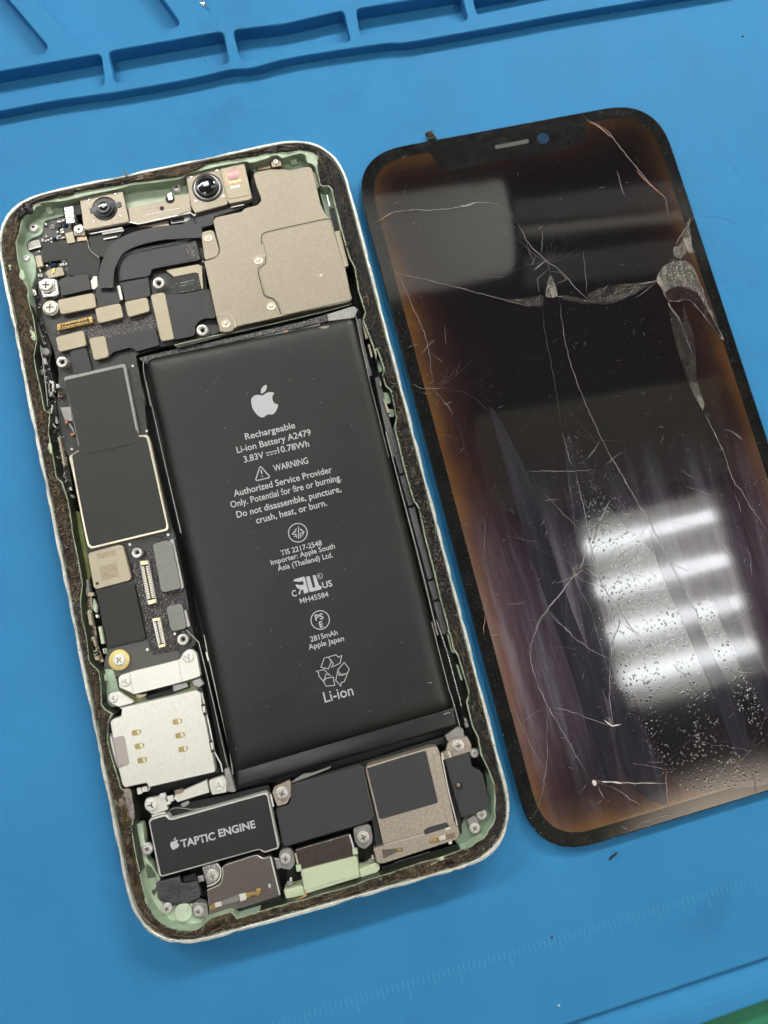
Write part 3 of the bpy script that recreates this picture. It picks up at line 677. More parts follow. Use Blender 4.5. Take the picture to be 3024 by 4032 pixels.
crumbs('grime_crumbs', 1500, 0.04, 0.14, (3, 3, 4), 14, z=6.75)
rd = random.Random(55); bm = bmesh.new()
for _ in range(420):
    i = rd.randrange(NA); th = 2*math.pi*i/NA; t = rd.uniform(.15, .95); pts = []
    for k in range(5):
        r = ins[i % NA]*(1-t)+rout[i % NA]*t; th = 2*math.pi*i/NA; pts.append((36+math.cos(th)*r, -73+math.sin(th)*r)); i = (i+rd.choice((-1, 1, 1, 2, 2))) % NA; t = min(.98, max(.05, t+rd.uniform(-.12, .12)))
    add_stroke(bm, pts, rd.uniform(.05, .14), 6.9, False, 0.12, True, rd.choices((0, 1, 2), (4, 3, 3) if pts[0][0] < 60 else (4, 1, 1))[0])
finish('glue_strings', bm, ['crumb_black', 'crumb_gold', 'crumb_tan'], ph, 'stuff')
# a strand of grime sticking up at the top edge
pt = G('a', [(1000, 350), (1015, 362), (1030, 395), (1042, 405)], 7.2); bm = bmesh.new(); add_stroke(bm, pt, 0.45, 7.25, False, 0.3, True); finish('grime_strand', bm, 'crumb_black', ph)
# black lump of glue at the top left corner, tan patch, mint patches left bare on the left rim
def lump(name, cr, pts, z, h, mat, seed=1, parent=None):
    rd = random.Random(seed); p = ccw(smooth(G(cr, pts, z), 3)); c = Vector((sum(x for x, y in p)/len(p), sum(y for x, y in p)/len(p))); bm = bmesh.new(); rws = []
    for k, hh in ((1, 0), (0.93, 0.45), (0.75, 0.85), (0.45, 1.0), (0.2, 1.05)):
        rws.append([bm.verts.new((c.x+(x-c.x)*k, c.y+(y-c.y)*k, z-0.2+h*hh*rd.uniform(.75, 1.15))) for x, y in p])
    for a, b in zip(rws, rws[1:]):
        for i in range(len(p)): bm.faces.new((a[i], a[(i+1) % len(p)], b[(i+1) % len(p)], b[i]))
    bm.faces.new(rws[-1]); return finish(name, bm, mat, parent or ph)
lump('glue_lump', 'TL', [(330, 370), (400, 345), (470, 400), (540, 540), (500, 590), (420, 590), (340, 680), (250, 640), (290, 500), (360, 430)], 6.7, 0.55, 'crumb_black', 2)
lump('glue_lump', 'a', [(1040, 405), (1200, 370), (1400, 330), (1659, 270), (1659, 315), (1500, 390), (1300, 420), (1080, 445)], 6.65, 0.45, 'grime', 3)
lump('mint_patch', 'TL', [(120, 1300), (190, 1290), (210, 1330), (195, 1420), (175, 1510), (140, 1500)], 6.72, 0.12, 'mint_pale', 3)
lump('mint_patch', 'TL', [(345, 1490), (385, 1540), (395, 1640), (350, 1659), (305, 1590)], 6.72, 0.12, 'mint_pale', 4)
lump('mint_patch', 'c', [(232, 590), (262, 600), (290, 690), (255, 700)], 6.72, 0.12, 'mint_pale', 4)
lump('mint_patch', 'e', [(185, 510), (210, 515), (212, 590), (190, 592), (178, 550)], 6.72, 0.15, 'mint_pale', 4)
lump('mint_patch', 'BN', [(1340, 350), (1430, 300), (1440, 400), (1300, 420), (930, 575), (1280, 410)], 6.72, 0.1, 'mint_pale', 5)
lump('tan_fibre', 'd', [(1520, 345), (1555, 335), (1558, 345), (1524, 356)], 6.8, 0.12, 'crumb_tan', 5)
lump('grey_lump', 'h', [(175, 235), (230, 225), (250, 300), (268, 460), (235, 480), (200, 420), (190, 320)], 6.6, 0.3, 'residue', 6)
lump('tan_lump', 'h', [(100, 310), (170, 300), (200, 325), (180, 365), (110, 370)], 6.7, 0.3, 'crumb_tan', 7)
lump('orange_stain', 'BM', [(660, 600), (760, 560), (840, 500), (862, 512), (850, 545), (720, 600)], 6.5, 0.12, 'copper', 8)

# ---- mint shelves moulded in the shell corners
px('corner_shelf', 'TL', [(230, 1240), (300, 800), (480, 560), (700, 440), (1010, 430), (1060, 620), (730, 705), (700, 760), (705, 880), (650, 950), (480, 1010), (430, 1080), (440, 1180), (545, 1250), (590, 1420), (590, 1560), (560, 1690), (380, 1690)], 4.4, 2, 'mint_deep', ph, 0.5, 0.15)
px('shelf_ridge', 'TL', [(715, 470), (820, 455), (870, 575), (775, 590)], 5.0, 0.8, 'mint', ph, 0.2, 0.1)
px('corner_shelf', 'c', [(150, 20), (240, 0), (300, 60), (290, 190), (250, 290), (170, 190)], 4.6, 2, 'mint_deep', ph, 0.5, 0.15)
px('top_shelf', 'a', [(960, 500), (1520, 410), (1560, 560), (1380, 620), (1040, 680)], 4.2, 2, 'mint', ph, 0.3, 0.1)
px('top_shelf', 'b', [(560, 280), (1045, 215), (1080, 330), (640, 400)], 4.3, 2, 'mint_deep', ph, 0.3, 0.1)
px('shelf_ridge', 'b', [(910, 250), (965, 240), (975, 298), (925, 308)], 5.1, 0.8, 'mint', ph, 0.1, 0.08)
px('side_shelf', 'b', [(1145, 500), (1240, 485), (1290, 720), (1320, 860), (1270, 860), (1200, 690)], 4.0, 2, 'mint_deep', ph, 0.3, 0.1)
px('corner_shelf', 'BL', [(420, 0), (600, 0), (760, 300), (700, 560), (780, 640), (960, 700), (1250, 640), (1480, 700), (1520, 860), (1360, 1060), (1100, 1090), (860, 1040), (640, 850), (520, 600)], 4.3, 2.5, 'mint', ph, 0.6, 0.15)
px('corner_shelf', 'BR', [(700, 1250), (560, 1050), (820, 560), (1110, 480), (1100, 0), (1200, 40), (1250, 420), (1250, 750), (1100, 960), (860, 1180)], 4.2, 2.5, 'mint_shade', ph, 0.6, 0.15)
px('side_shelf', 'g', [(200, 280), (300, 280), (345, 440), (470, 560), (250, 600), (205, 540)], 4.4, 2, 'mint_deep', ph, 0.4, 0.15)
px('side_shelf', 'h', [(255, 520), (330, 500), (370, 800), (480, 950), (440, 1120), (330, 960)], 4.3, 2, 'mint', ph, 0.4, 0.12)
px('green_gasket', 'f', [(165, 20), (235, 30), (330, 560), (300, 600), (262, 560)], 4.2, 1.5, 'olive', ph, 0.4, 0.1)
lathe('moulded_boss', at(450+1125/4.1475, 3400+805/4.1475, 5.0), [(1.62, 4.3), (1.6, 4.9), (1.48, 5.0)], 'mint', ph)
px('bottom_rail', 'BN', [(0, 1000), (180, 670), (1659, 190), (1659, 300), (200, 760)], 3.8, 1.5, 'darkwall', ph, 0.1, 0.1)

# ------------------------------------------------------------------ screws (one mesh for each kind, copied)
protos = {}
def star(cx, cy, r, n=4, w=0.30, ph=0.0):
    out = []
    for k in range(n):
        a = ph+2*math.pi*k/n; ux, uy = math.cos(a), math.sin(a); vx, vy = -uy, ux; hw = r*w/2; inner_ = hw/math.sin(math.pi/n)*0.98
        b0 = a-math.pi/n; out.append((cx+inner_*math.cos(b0), cy+inner_*math.sin(b0)))
        out.append((cx+ux*r-vx*hw, cy+uy*r-vy*hw)); out.append((cx+ux*r+vx*hw, cy+uy*r+vy*hw))
    return out
def mesh_of(bm, mats, sm=False):
    for v in bm.verts: v.co *= MM
    me = bpy.data.meshes.new('screw'); bm.to_mesh(me); bm.free()
    for x in mats: me.materials.append(M[x])
    return me
def make_screw(kind):
    bm = bmesh.new(); n = 28
    if kind == 'standoff':
        add_lathe(bm, 0, 0, [(1.0, -1.2), (1.0, 0.0), (0.92, 0.10), (0.70, 0.12), (0.62, 0.04), (0.50, 0.0), (0.42, -0.1), (0.34, -0.9)], n, 0, False)
        add_lathe(bm, 0, 0, [(0.40, -0.5), (0.02, -0.5)], 12, 1)
        return mesh_of(bm, ['screw', 'void'])
    nn = {'phillips': 4, 'tri': 3, 'star': 5, 'phillips_gold': 4, 'phillips_white': 4}[kind]
    body = {'tri': 'screw_white', 'phillips_white': 'screw_white', 'star': 'screw'}.get(kind, 'screw')
    st = star(0, 0, 0.56 if kind != 'star' else 0.4, nn, 0.42 if kind != 'star' else 0.5, 0.4)
    prof = [(1.0, -0.8), (1.0, 0.0), (0.93, 0.12), (0.80, 0.17)]
    rg_ = [[bm.verts.new((r*math.cos(2*math.pi*i/n), r*math.sin(2*math.pi*i/n), z)) for i in range(n)] for r, z in prof]
    for a, b in zip(rg_, rg_[1:]):
        for i in range(n): bm.faces.new((a[i], a[(i+1) % n], b[(i+1) % n], b[i]))
    st = ccw(st); hv = [bm.verts.new((x, y, 0.17)) for x, y in st]; hb = [bm.verts.new((x*0.8, y*0.8, -0.28)) for x, y in st]; K = len(st)
    lpv = rg_[-1]+hv
    for t in tessellate_polygon([[v.co.copy() for v in rg_[-1]], [v.co.copy() for v in reversed(hv)]]):
        al = rg_[-1]+list(reversed(hv)); q = [al[x] for x in t]
        if (q[1].co-q[0].co).cross(q[2].co-q[0].co).z < 0: q.reverse()
        try: bm.faces.new(q)
        except ValueError: pass
    for i in range(K):
        f = bm.faces.new((hv[(i+1) % K], hv[i], hb[i], hb[(i+1) % K])); f.material_index = 1
    f = bm.faces.new(hb); f.material_index = 1
    # washer ring groove
    add_lathe(bm, 0, 0, [(1.02, -0.7), (1.14, -0.7), (1.14, -0.12), (1.02, -0.10)], n, 0, False)
    return mesh_of(bm, [body, 'bronze'])
def screw(cr, x, y, r_crop, z, kind='phillips', label=None, nm='screw'):
    x0, y0, s = CR[cr]; u, v = x0+x/s, y0+y/s; c = at(u, v, z)
    r = abs(at(u+r_crop/s, v, z)[0]-c[0])*1.03
    if kind not in protos: protos[kind] = make_screw(kind)
    o = bpy.data.objects.new(nm, protos[kind]); C.objects.link(o); place(o, (c[0], c[1], z), ph)
    o.scale = (r, r, max(0.8, r)); o.rotation_euler = (0, 0, random.uniform(0, 6.28))
    if label: o['label'] = label
    return o
def rivet(cr, x, y, r_crop, z, mat='rim'):
    x0, y0, s = CR[cr]; c = at(x0+x/s, y0+y/s, z); r = r_crop/s*0.0515
    return lathe('rivet', c, [(r*1.0, z-0.02), (r*1.0, z+0.03), (r*0.86, z+0.05), (r*0.8, z+0.01), (r*0.5, z+0.01), (r*0.42, z+0.10), (r*0.15, z+0.16)], mat, ph, 24), stroke('rivet_groove', circle(c[0], c[1], r*0.93, 24), 0.10, z+0.06, 'bronze', ph, True)
def trim(name, cr, pts, z, wd, mat='rim', closed=False, parent=None, sm=0):
    p = G(cr, pts, z)
    if sm: p = smooth(p, sm, closed)
    return stroke(name, p, wd, z, mat, parent or ph, closed, 0.12)

# ------------------------------------------------------------------ logic board
board = GX(4.1, ('TL', [(440, 1100), (480, 1010), (640, 960), (705, 890), (710, 740), (770, 700), (1040, 640)]), ('a', [(700, 850), (1000, 830), (1380, 760), (1660, 800)]),
   ('b', [(205, 1000), (215, 1100)]), ('d', [(240, 300), (345, 640), (180, 700)]), ('c', [(1310, 762), (1110, 830), (1190, 1244)]),
   ('e', [(960, 60), (1000, 430), (1055, 600), (1200, 1200)]), ('f', [(1020, 230), (1100, 640), (1150, 960), (1190, 1110)]),
   ('g', [(860, 190), (830, 210), (440, 290), (300, 300), (250, 200)]), ('f', [(460, 1140), (370, 700), (300, 400)]),
   ('e', [(480, 1230), (400, 800), (350, 620), (300, 520), (255, 160)]), ('c', [(480, 980), (440, 800), (350, 560), (310, 300), (300, 200)]), ('TL', [(590, 1560), (570, 1400), (480, 1240), (440, 1180)]))
lb = plate('logic_board', board, 4.1, 1.0, 'pcb', ph, 0.3, 0.06)
def bx(name, cr, pts, z, th, mat, r=0.3, bev=0.06, parent=None, label=None): return px(name, cr, pts, z, th, mat, parent or lb, r, bev, label)
bx('speckled_area', 'c', [(440, 620), (1270, 480), (1300, 600), (1310, 730), (900, 700), (720, 720), (690, 640), (440, 660)], 4.16, 0.05, 'epoxy')
bx('speckled_area', 'f', [(655, 450), (730, 430), (900, 230), (1010, 240), (1090, 700), (1130, 1000), (1040, 1160), (830, 1200), (745, 860)], 4.16, 0.05, 'epoxy')
bx('board_film', 'a', [(345, 960), (700, 890), (720, 930), (750, 1020), (820, 1070), (800, 1244), (560, 1210), (545, 1080), (350, 1110)], 4.75, 0.5, 'black')
bx('board_film', 'f', [(375, 690), (680, 620), (775, 1070), (465, 1140)], 4.7, 0.4, 'sticker', label='matt black sticker on the lower board')
bx('board_area', 'f', [(460, 1150), (775, 1075), (800, 1100), (830, 1205), (1040, 1160), (1060, 1190), (1040, 1270), (1000, 1300), (420, 1400), (440, 1240)], 4.2, 0.1, 'boardgrey')
# shield cans with black stickers
def can(cr_pts_outer, cr_pts_inner, z, rimmat='rim'):
    o1 = plate('shield_can', GX(z, *cr_pts_outer), z, 0.9, rimmat, lb, 0.5, 0.08)
    o2 = plate('heat_sticker', GX(z+0.12, *cr_pts_inner), z+0.12, 0.14, 'sticker', lb, 0.35, 0.03)
can([('c', [(520, 1005), (1020, 893)]), ('e', [(925, 432), (435, 545)])], [('c', [(528, 1030), (1003, 922)]), ('e', [(905, 430), (440, 530)])], 5.0, 'tape')
BRIDGE = 1
can([('e', [(352, 615), (435, 565), (925, 440), (1000, 440), (1020, 500), (1168, 1190)]), ('f', [(955, 185), (325, 335), (298, 310)]), ('e', [(478, 1230), (395, 800)])],
    [('e', [(380, 605), (460, 560), (920, 455), (985, 458), (1000, 510), (1150, 1175)]), ('f', [(938, 168), (335, 315), (312, 292)]), ('e', [(495, 1225), (412, 800)])], 5.1)
bx('heat_sticker', 'e', [(438, 505), (905, 398), (925, 452), (930, 500), (440, 610), (436, 560)], 5.25, 0.1, 'sticker', 0.05, 0.01)
trim('sticker_seam', 'e', [(455, 540), (700, 480), (912, 428)], 5.26, 0.09, 'void', parent=lb)
trim('sticker_seam', 'e', [(540, 590), (700, 555), (910, 505)], 5.265, 0.05, 'black', parent=lb)
trim('sticker_crease', 'e', [(500, 1105), (600, 1075), (700, 1055), (755, 1090), (780, 1150)], 5.24, 0.06, 'black', parent=lb, sm=3)
# radio module with a code plate (left blank)
rm = bx('radio_module', 'f', [(303, 385), (315, 365), (560, 300), (590, 310), (655, 570), (640, 592), (375, 662), (350, 650)], 5.2, 1.0, 'beige_lite')
bx('etched_patch', 'f', [(395, 480), (535, 448), (560, 560), (420, 595)], 5.215, 0.02, 'beige_worn', 0.05, 0)
bx('etched_patch', 'f', [(370, 375), (530, 340), (540, 385), (385, 420)], 5.215, 0.02, 'beige_worn', 0.05, 0)
for x, y, r in ((563, 336, 11), (380, 617, 12)):
    c = at(200+x/2.07375, 2000+y/2.07375, 5.2); lathe('index_dot', c, [(r*0.0245, 5.19), (r*0.0245, 5.225)], 'void' if r > 11 else 'rimgrey', lb, 14)
# board-to-board connectors
def connector(cr, quad, z, rows, npin, shell, pin):
    q = [Vector(p) for p in G(cr, quad, z)]       # order: start-left start-right end-right end-left, long axis start->end
    bm = bmesh.new(); add_prism(bm, rounded([tuple(p) for p in q], 0.15), z, z-0.7, 0.04)
    base = finish('connector', bm, shell, lb)
    def mp(s, t): 
        p = (q[0]*(1-s)+q[1]*s)*(1-t)+(q[3]*(1-s)+q[2]*s)*t; return (p.x, p.y)
    bm = bmesh.new(); add_prism(bm, [mp(.14, .1), mp(.86, .1), mp(.86, .9), mp(.14, .9)], z+0.03, z-0.1, 0.0); finish('socket_well', bm, 'void', base)
    bm = bmesh.new(); add_prism(bm, [mp(.43, .14), mp(.57, .14), mp(.57, .86), mp(.43, .86)], z+0.16, z-0.1, 0.02, None, 0)
    for r in rows:
        for k in range(npin):
            t = 0.13+0.74*(k+0.5)/npin; h = 0.74/npin*0.30
            add_prism(bm, [mp(r-.13, t-h), mp(r+.13, t-h), mp(r+.13, t+h), mp(r-.13, t+h)], z+0.14, z-0.1, 0.0, None, 1)
    finish('pin_row', bm, ['black', pin], base, 'stuff')
    for t in (0.055, 0.945):
        bm = bmesh.new(); add_prism(bm, rounded([mp(.15, t-.035), mp(.85, t-.035), mp(.85, t+.035), mp(.15, t+.035)], .1), z+0.14, z-0.1, 0.02); finish('end_clip', bm, 'gold', base)
connector('f', [(722, 432), (798, 425), (868, 775), (792, 795)], 4.9, (0.28, 0.72), 20, 'rimgrey', 'rim')
connector('f', [(826, 905), (890, 892), (938, 1130), (882, 1145)], 4.9, (0.28, 0.72), 14, 'rim', 'white')
connector('c', [(464, 575), (470, 625), (760, 560), (750, 508)], 4.9, (0.28, 0.72), 18, 'gold', 'gold')
# grey press plates
gp = bx('press_plate', 'f', [(832, 305), (850, 288), (955, 265), (990, 290), (1062, 640), (1050, 660), (925, 690), (900, 675)], 5.3, 0.6, 'greycover', 0.4)
bx('press_plate_fold', 'f', [(968, 262), (1002, 250), (1088, 650), (1062, 668), (1000, 400)], 5.0, 0.6, 'rimgrey', 0.2)
bx('press_plate', 'f', [(943, 818), (965, 800), (1055, 782), (1075, 800), (1108, 960), (1095, 985), (1000, 1008), (978, 990)], 5.3, 0.6, 'greycover', 0.4)
bx('press_plate_fold', 'f', [(1080, 835), (1105, 830), (1140, 965), (1112, 975)], 5.0, 0.6, 'rimgrey', 0.2)
# cream connector cowlings of the upper board
for pts in ([(470, 385), (482, 372), (752, 318), (772, 335), (785, 425), (775, 437), (510, 492), (492, 484)], [(775, 452), (790, 440), (965, 402), (984, 412), (1005, 505), (995, 520), (815, 565), (798, 555)],
            [(1018, 400), (1030, 387), (1185, 354), (1203, 364), (1222, 455), (1212, 470), (1055, 515), (1042, 500)], [(1230, 345), (1240, 332), (1330, 311), (1347, 322), (1422, 685), (1412, 696), (1325, 713), (1310, 700)],
            [(455, 690), (465, 676), (665, 626), (684, 636), (704, 738), (694, 750), (492, 798), (476, 788)], [(728, 700), (735, 685), (845, 668), (860, 680), (888, 825), (880, 840), (780, 866), (764, 855)]):
    bx('cream_cowling', 'c', pts, 5.1, 0.7, 'beige_lite', 0.25, 0.07)
bx('flex_cable', 'c', [(478, 218), (520, 190), (722, 165), (742, 288), (500, 345)], 4.95, 0.3, 'flex')
bx('flex_cable', 'c', [(780, 290), (795, 268), (952, 232), (988, 395), (800, 440)], 4.95, 0.3, 'flex')
bx('flex_cable', 'c', [(984, 232), (1000, 222), (1210, 178), (1230, 345), (1022, 385)], 4.9, 0.3, 'flex')
bx('flex_cable', 'c', [(570, 790), (700, 755), (755, 950), (600, 985)], 4.7, 0.3, 'flex')
bx('flex_cable', 'c', [(860, 690), (1265, 598), (1305, 745), (1110, 800), (1095, 775), (1060, 766), (930, 800), (895, 835)], 4.9, 0.3, 'flex', 0.2)
bx('solder_pad', 'c', [(955, 262), (978, 255), (1004, 372), (982, 378)], 4.98, 0.1, 'white', 0.05, 0.02)
bx('solder_pad', 'c', [(740, 220), (765, 180), (792, 182), (800, 262), (770, 288), (750, 285)], 4.98, 0.1, 'white', 0.1, 0.02)
bx('contact_frame', 'c', [(1352, 132), (1620, 82), (1650, 98), (1659, 290), (1640, 280), (1618, 160), (1590, 152), (1420, 188)], 5.0, 0.6, 'beige_lite', 0.1)
ch = bx('small_chip', 'c', [(1380, 200), (1610, 152), (1650, 290), (1395, 335)], 5.05, 0.4, 'black', 0.1, 0.03)
bm = bmesh.new(); rd = random.Random(8)
for row, (x0_, y0_, x1_, y1_, n_) in enumerate(((1478, 238, 1585, 210, 14), (1470, 262, 1570, 240, 9), (1480, 312, 1585, 290, 8), (1400, 270, 1425, 262, 3), (1615, 225, 1622, 255, 2), (1440, 238, 1452, 236, 1))):
    for k in range(n_):
        t = k/max(1, n_-1); c = at((x0_+(x1_-x0_)*t)/2.07375, 1000+(y0_+(y1_-y0_)*t+rd.uniform(-3, 3))/2.07375, 5.1); crumb(bm, c[0], c[1], 5.05, rd.uniform(.07, .13), 0, rd)
finish('solder_dots', bm, 'white', ch, 'stuff')
bx('flex_cable', 'd', [(-100, 335), (60, 320), (250, 285), (262, 290), (312, 510), (300, 525), (215, 528), (165, 555), (140, 600), (142, 655), (120, 672), (0, 697), (-30, 700)], 5.25, 0.5, 'flex', 0.3)
trim('flex_fold', 'd', [(178, 318), (215, 520)], 5.3, 0.12, 'black', parent=lb)
# speckled dots on the board edge
for x, y in ((505, 1212), (1082, 913), (1133, 1148)):
    c = at(x/2.07375, 1000+y/2.07375, 4.2); lathe('test_pad', c, [(0.24, 4.1), (0.24, 4.17)], 'white', lb, 12)
for x, y in ((298, 177), (925, 110), (990, 408), (377, 555)):
    c = at(100+x/2.07375, 1500+y/2.07375, 4.2); lathe('test_pad', c, [(0.24, 4.1), (0.24, 4.17)], 'white', lb, 12)
for x, y in ((645, 298), (957, 218), (788, 1156), (1012, 1028)):
    c = at(200+x/2.07375, 2000+y/2.07375, 4.2); lathe('test_pad', c, [(0.26, 4.1), (0.26, 4.22)], 'white', lb, 12)
# tiny surface parts at the upper left
bm = bmesh.new(); rd = random.Random(21)
for (cr, x, y, w_, h_, mi) in (('TL', 955, 710, 50, 22, 0), ('TL', 745, 752, 26, 26, 0), ('TL', 1025, 692, 40, 20, 0), ('TL', 832, 775, 12, 12, 0), ('TL', 862, 770, 16, 12, 0), ('TL', 832, 812, 18, 14, 0), ('TL', 870, 806, 18, 16, 0), ('TL', 1005, 842, 46, 24, 0), ('TL', 1015, 885, 48, 24, 0), ('TL', 932, 880, 26, 24, 0), ('TL', 748, 950, 24, 24, 0),
     ('TL', 935, 955, 26, 18, 0), ('TL', 972, 942, 22, 16, 0), ('TL', 780, 1012, 28, 18, 0), ('TL', 690, 1015, 22, 40, 0), ('TL', 740, 1025, 24, 20, 0), ('TL', 830, 990, 30, 20, 0), ('TL', 935, 985, 30, 14, 0), ('TL', 1020, 975, 60, 14, 0), ('TL', 880, 985, 40, 30, 1), ('TL', 835, 1045, 26, 14, 0), ('TL', 1050, 760, 40, 46, 1),
     ('TL', 632, 1200, 22, 22, 0), ('TL', 1035, 1348, 62, 24, 0), ('TL', 988, 1415, 22, 34, 0), ('TL', 1025, 1408, 24, 44, 0), ('TL', 1075, 1400, 22, 40, 0), ('TL', 860, 1420, 90, 50, 1), ('TL', 808, 1375, 20, 20, 0), ('TL', 760, 1430, 22, 22, 0), ('TL', 652, 1510, 22, 36, 0), ('TL', 625, 1590, 22, 42, 0), ('TL', 670, 1575, 22, 22, 0), ('TL', 672, 1605, 24, 20, 0), ('TL', 1140, 797, 24, 24, 0)):
    q = [(x-w_/2, y-h_/2+w_*0.1), (x+w_/2, y-h_/2-w_*0.1), (x+w_/2+h_*.12, y+h_/2-w_*0.1), (x-w_/2+h_*.12, y+h_/2+w_*0.1)]
    add_prism(bm, G(cr, q, 4.6), 4.55, 4.05, 0.0, None, mi)
finish('surface_components', bm, ['white', 'bluehole'], lb, 'stuff')
bx('small_chip', 'TL', [(905, 745), (985, 730), (1005, 810), (925, 825)], 4.6, 0.4, 'black', 0.08, 0.03)
bx('gold_shield', 'TL', [(570, 1275), (665, 1258), (705, 1440), (612, 1470)], 5.0, 0.6, 'beige_lite', 0.15)
bx('gold_shield', 'TL', [(745, 1530), (850, 1480), (1020, 1455), (1048, 1590), (800, 1640), (745, 1560)], 5.0, 0.6, 'beige', 0.15)
bx('gold_tab', 'TL', [(850, 1480), (900, 1465), (890, 1560), (840, 1570)], 5.15, 0.2, 'gold', 0.1)
bx('gold_shield', 'TL', [(1060, 905), (1190, 875), (1230, 1050), (1100, 1078)], 5.0, 0.6, 'beige_lite', 0.1)
bx('foil_tab', 'TL', [(445, 1070), (500, 1035), (640, 1005), (672, 1120), (460, 1175)], 4.5, 0.5, 'rimgrey', 0.3)
trim('foil_edge', 'TL', [(462, 1172), (672, 1118)], 4.55, 0.18, 'white', parent=lb)

# ------------------------------------------------------------------ camera shelf
px('camera_bracket', 'a', [(650, 585), (990, 510), (1000, 520), (1055, 768), (1040, 778), (710, 840), (682, 830)], 5.9, 1.0, 'beige', ph, 0.15, 0.1)
px('camera_bracket', 'a', [(1045, 662), (1340, 600), (1350, 570), (1440, 560), (1545, 540), (1562, 680), (1540, 700), (1130, 790), (1060, 770)], 5.7, 1.0, 'beige', ph, 0.15, 0.1)
px('camera_bracket', 'b', [(65, 402), (345, 330), (410, 620), (395, 635), (140, 703), (108, 650)], 5.95, 1.0, 'beige', ph, 0.15, 0.1)
trim('bracket_edge', 'a', [(710, 842), (1060, 775), (1130, 790), (1545, 700)], 5.7, 0.28, 'white')  # white flange lines paint in the light the bracket edges catch
trim('bracket_edge', 'a', [(735, 872), (1000, 822)], 5.4, 0.22, 'white')
trim('bracket_edge', 'b', [(0, 722), (90, 690), (135, 722), (150, 705)], 5.7, 0.2, 'white')
trim('bracket_seam', 'a', [(1148, 680), (1280, 655), (1330, 640), (1380, 655), (1470, 640)], 5.74, 0.07, 'bronze', sm=2)
trim('bracket_seam', 'a', [(1190, 720), (1478, 660)], 5.74, 0.10, 'white')
for x, y, r in ((1322, 664, 19), (1390, 590, 38)):
    c = at(x/2.07375, 500+y/2.07375, 5.72); lathe('bracket_hole', c, [(r*.0245, 5.71), (r*.0245, 5.735)], 'void', ph, 20)
px('bracket_clip', 'a', [(1365, 545), (1400, 530), (1412, 590), (1375, 600)], 6.0, 0.4, 'steel', ph, 0.05)
for x, y in ((728, 592), (945, 545), (988, 722), (768, 770)):
    c = at(x/2.07375, 500+y/2.07375, 5.95); lathe('weld_dot', c, [(0.28, 5.88), (0.26, 5.95), (0.14, 5.99)], 'steel', ph, 12)
for x, y in ((108, 408), (320, 355), (150, 608), (370, 565)):
    c = at(700+x/2.07375, 500+y/2.07375, 6.0); lathe('weld_dot', c, [(0.28, 5.93), (0.26, 6.0), (0.14, 6.04)], 'steel', ph, 12)
def lens(cr, x, y, r_crop, z, big):
    x0, y0, s = CR[cr]; c = at(x0+x/s, y0+y/s, z); r = r_crop/s*0.0505
    L = thing_part('front_camera_lens', c, z)
    if big:
        lathe('lens_barrel', c, [(r, z-1.4), (r, z-0.6), (r*.94, z-0.5), (r*.90, z-0.5)], 'lensblack', L)
        lathe('lens_barrel', c, [(r*.90, z-0.52), (r*.74, z-0.52), (r*.72, z+0.2), (r*.66, z+0.26), (r*.58, z+0.1)], 'lensblack', L)
        lathe('lens_ring', c, [(r*.86, z-0.5), (r*.85, z-0.44), (r*.79, z-0.44), (r*.78, z-0.5)], 'smoothsteel', L)
        lathe('lens_glass', c, [(r*.60, z+0.06), (r*.5, z+0.16), (r*.3, z+0.24), (r*.1, z+0.27)], 'blackglass', L)
    else:
        lathe('lens_barrel', c, [(r, z-1.2), (r, z-0.4), (r*.92, z-0.3), (r*.80, z-0.3), (r*.78, z+0.0), (r*.72, z+0.05), (r*.62, z+0.05)], 'lensblack', L)
        lathe('lens_barrel', c, [(r*.60, z+0.02), (r*.58, z+0.30), (r*.50, z+0.36), (r*.38, z+0.30)], 'lensblack', L)
        lathe('lens_glass', c, [(r*.40, z+0.28), (r*.3, z+0.33), (r*.08, z+0.36)], 'blackglass', L)
        lathe('lens_glint', c, [(r*.13, z+0.36), (r*.10, z+0.42), (r*.03, z+0.44)], 'white', L)  # white dot paints the highlight on the lens glass
def thing_part(name, c, z):
    o = bpy.data.objects.new(name, None); C.objects.link(o); o.empty_display_size = 0.002; place(o, (c[0], c[1], z), ph); return o
lens('a', 848, 655, 104, 6.4, False)
px('lens_ear', 'a', [(950, 615), (985, 608), (992, 648), (962, 660)], 6.05, 0.3, 'lensblack', ph, 0.1)
px('lens_ear', 'a', [(730, 665), (760, 655), (768, 700), (738, 705)], 6.05, 0.3, 'lensblack', ph, 0.1)
lens('b', 236, 480, 128, 6.6, True)
fi = px('dot_projector', 'b', [(345, 340), (530, 298), (545, 305), (605, 575), (592, 592), (422, 625), (405, 600)], 6.1, 1.0, 'beige_lite', ph, 0.12, 0.06)
bx('projector_well', 'b', [(372, 368), (520, 335), (548, 455), (395, 492)], 6.13, 0.1, 'bronze', 0.2, 0.02, fi)
bx('projector_plate', 'b', [(392, 500), (550, 460), (570, 475), (585, 555), (428, 588), (410, 575)], 6.2, 0.2, 'beige_lite', 0.1, 0.04, fi)
c = at(700+452/2.07375, 500+388/2.07375, 6.2); lathe('pink_filter', c, [(1.25, 6.13), (1.25, 6.25), (1.15, 6.3)], 'pink', fi, 12)
for k in range(3): bx('solder_pad', 'b', [(426+27*k, 484-5*k), (448+27*k, 479-5*k), (454+27*k, 500-5*k), (431+27*k, 506-5*k)], 6.26, 0.1, 'white', 0.03, 0.01, fi)
bx('gold_pads', 'b', [(420, 445), (510, 425), (515, 440), (425, 462)], 6.17, 0.05, 'gold', 0.05, 0, fi)
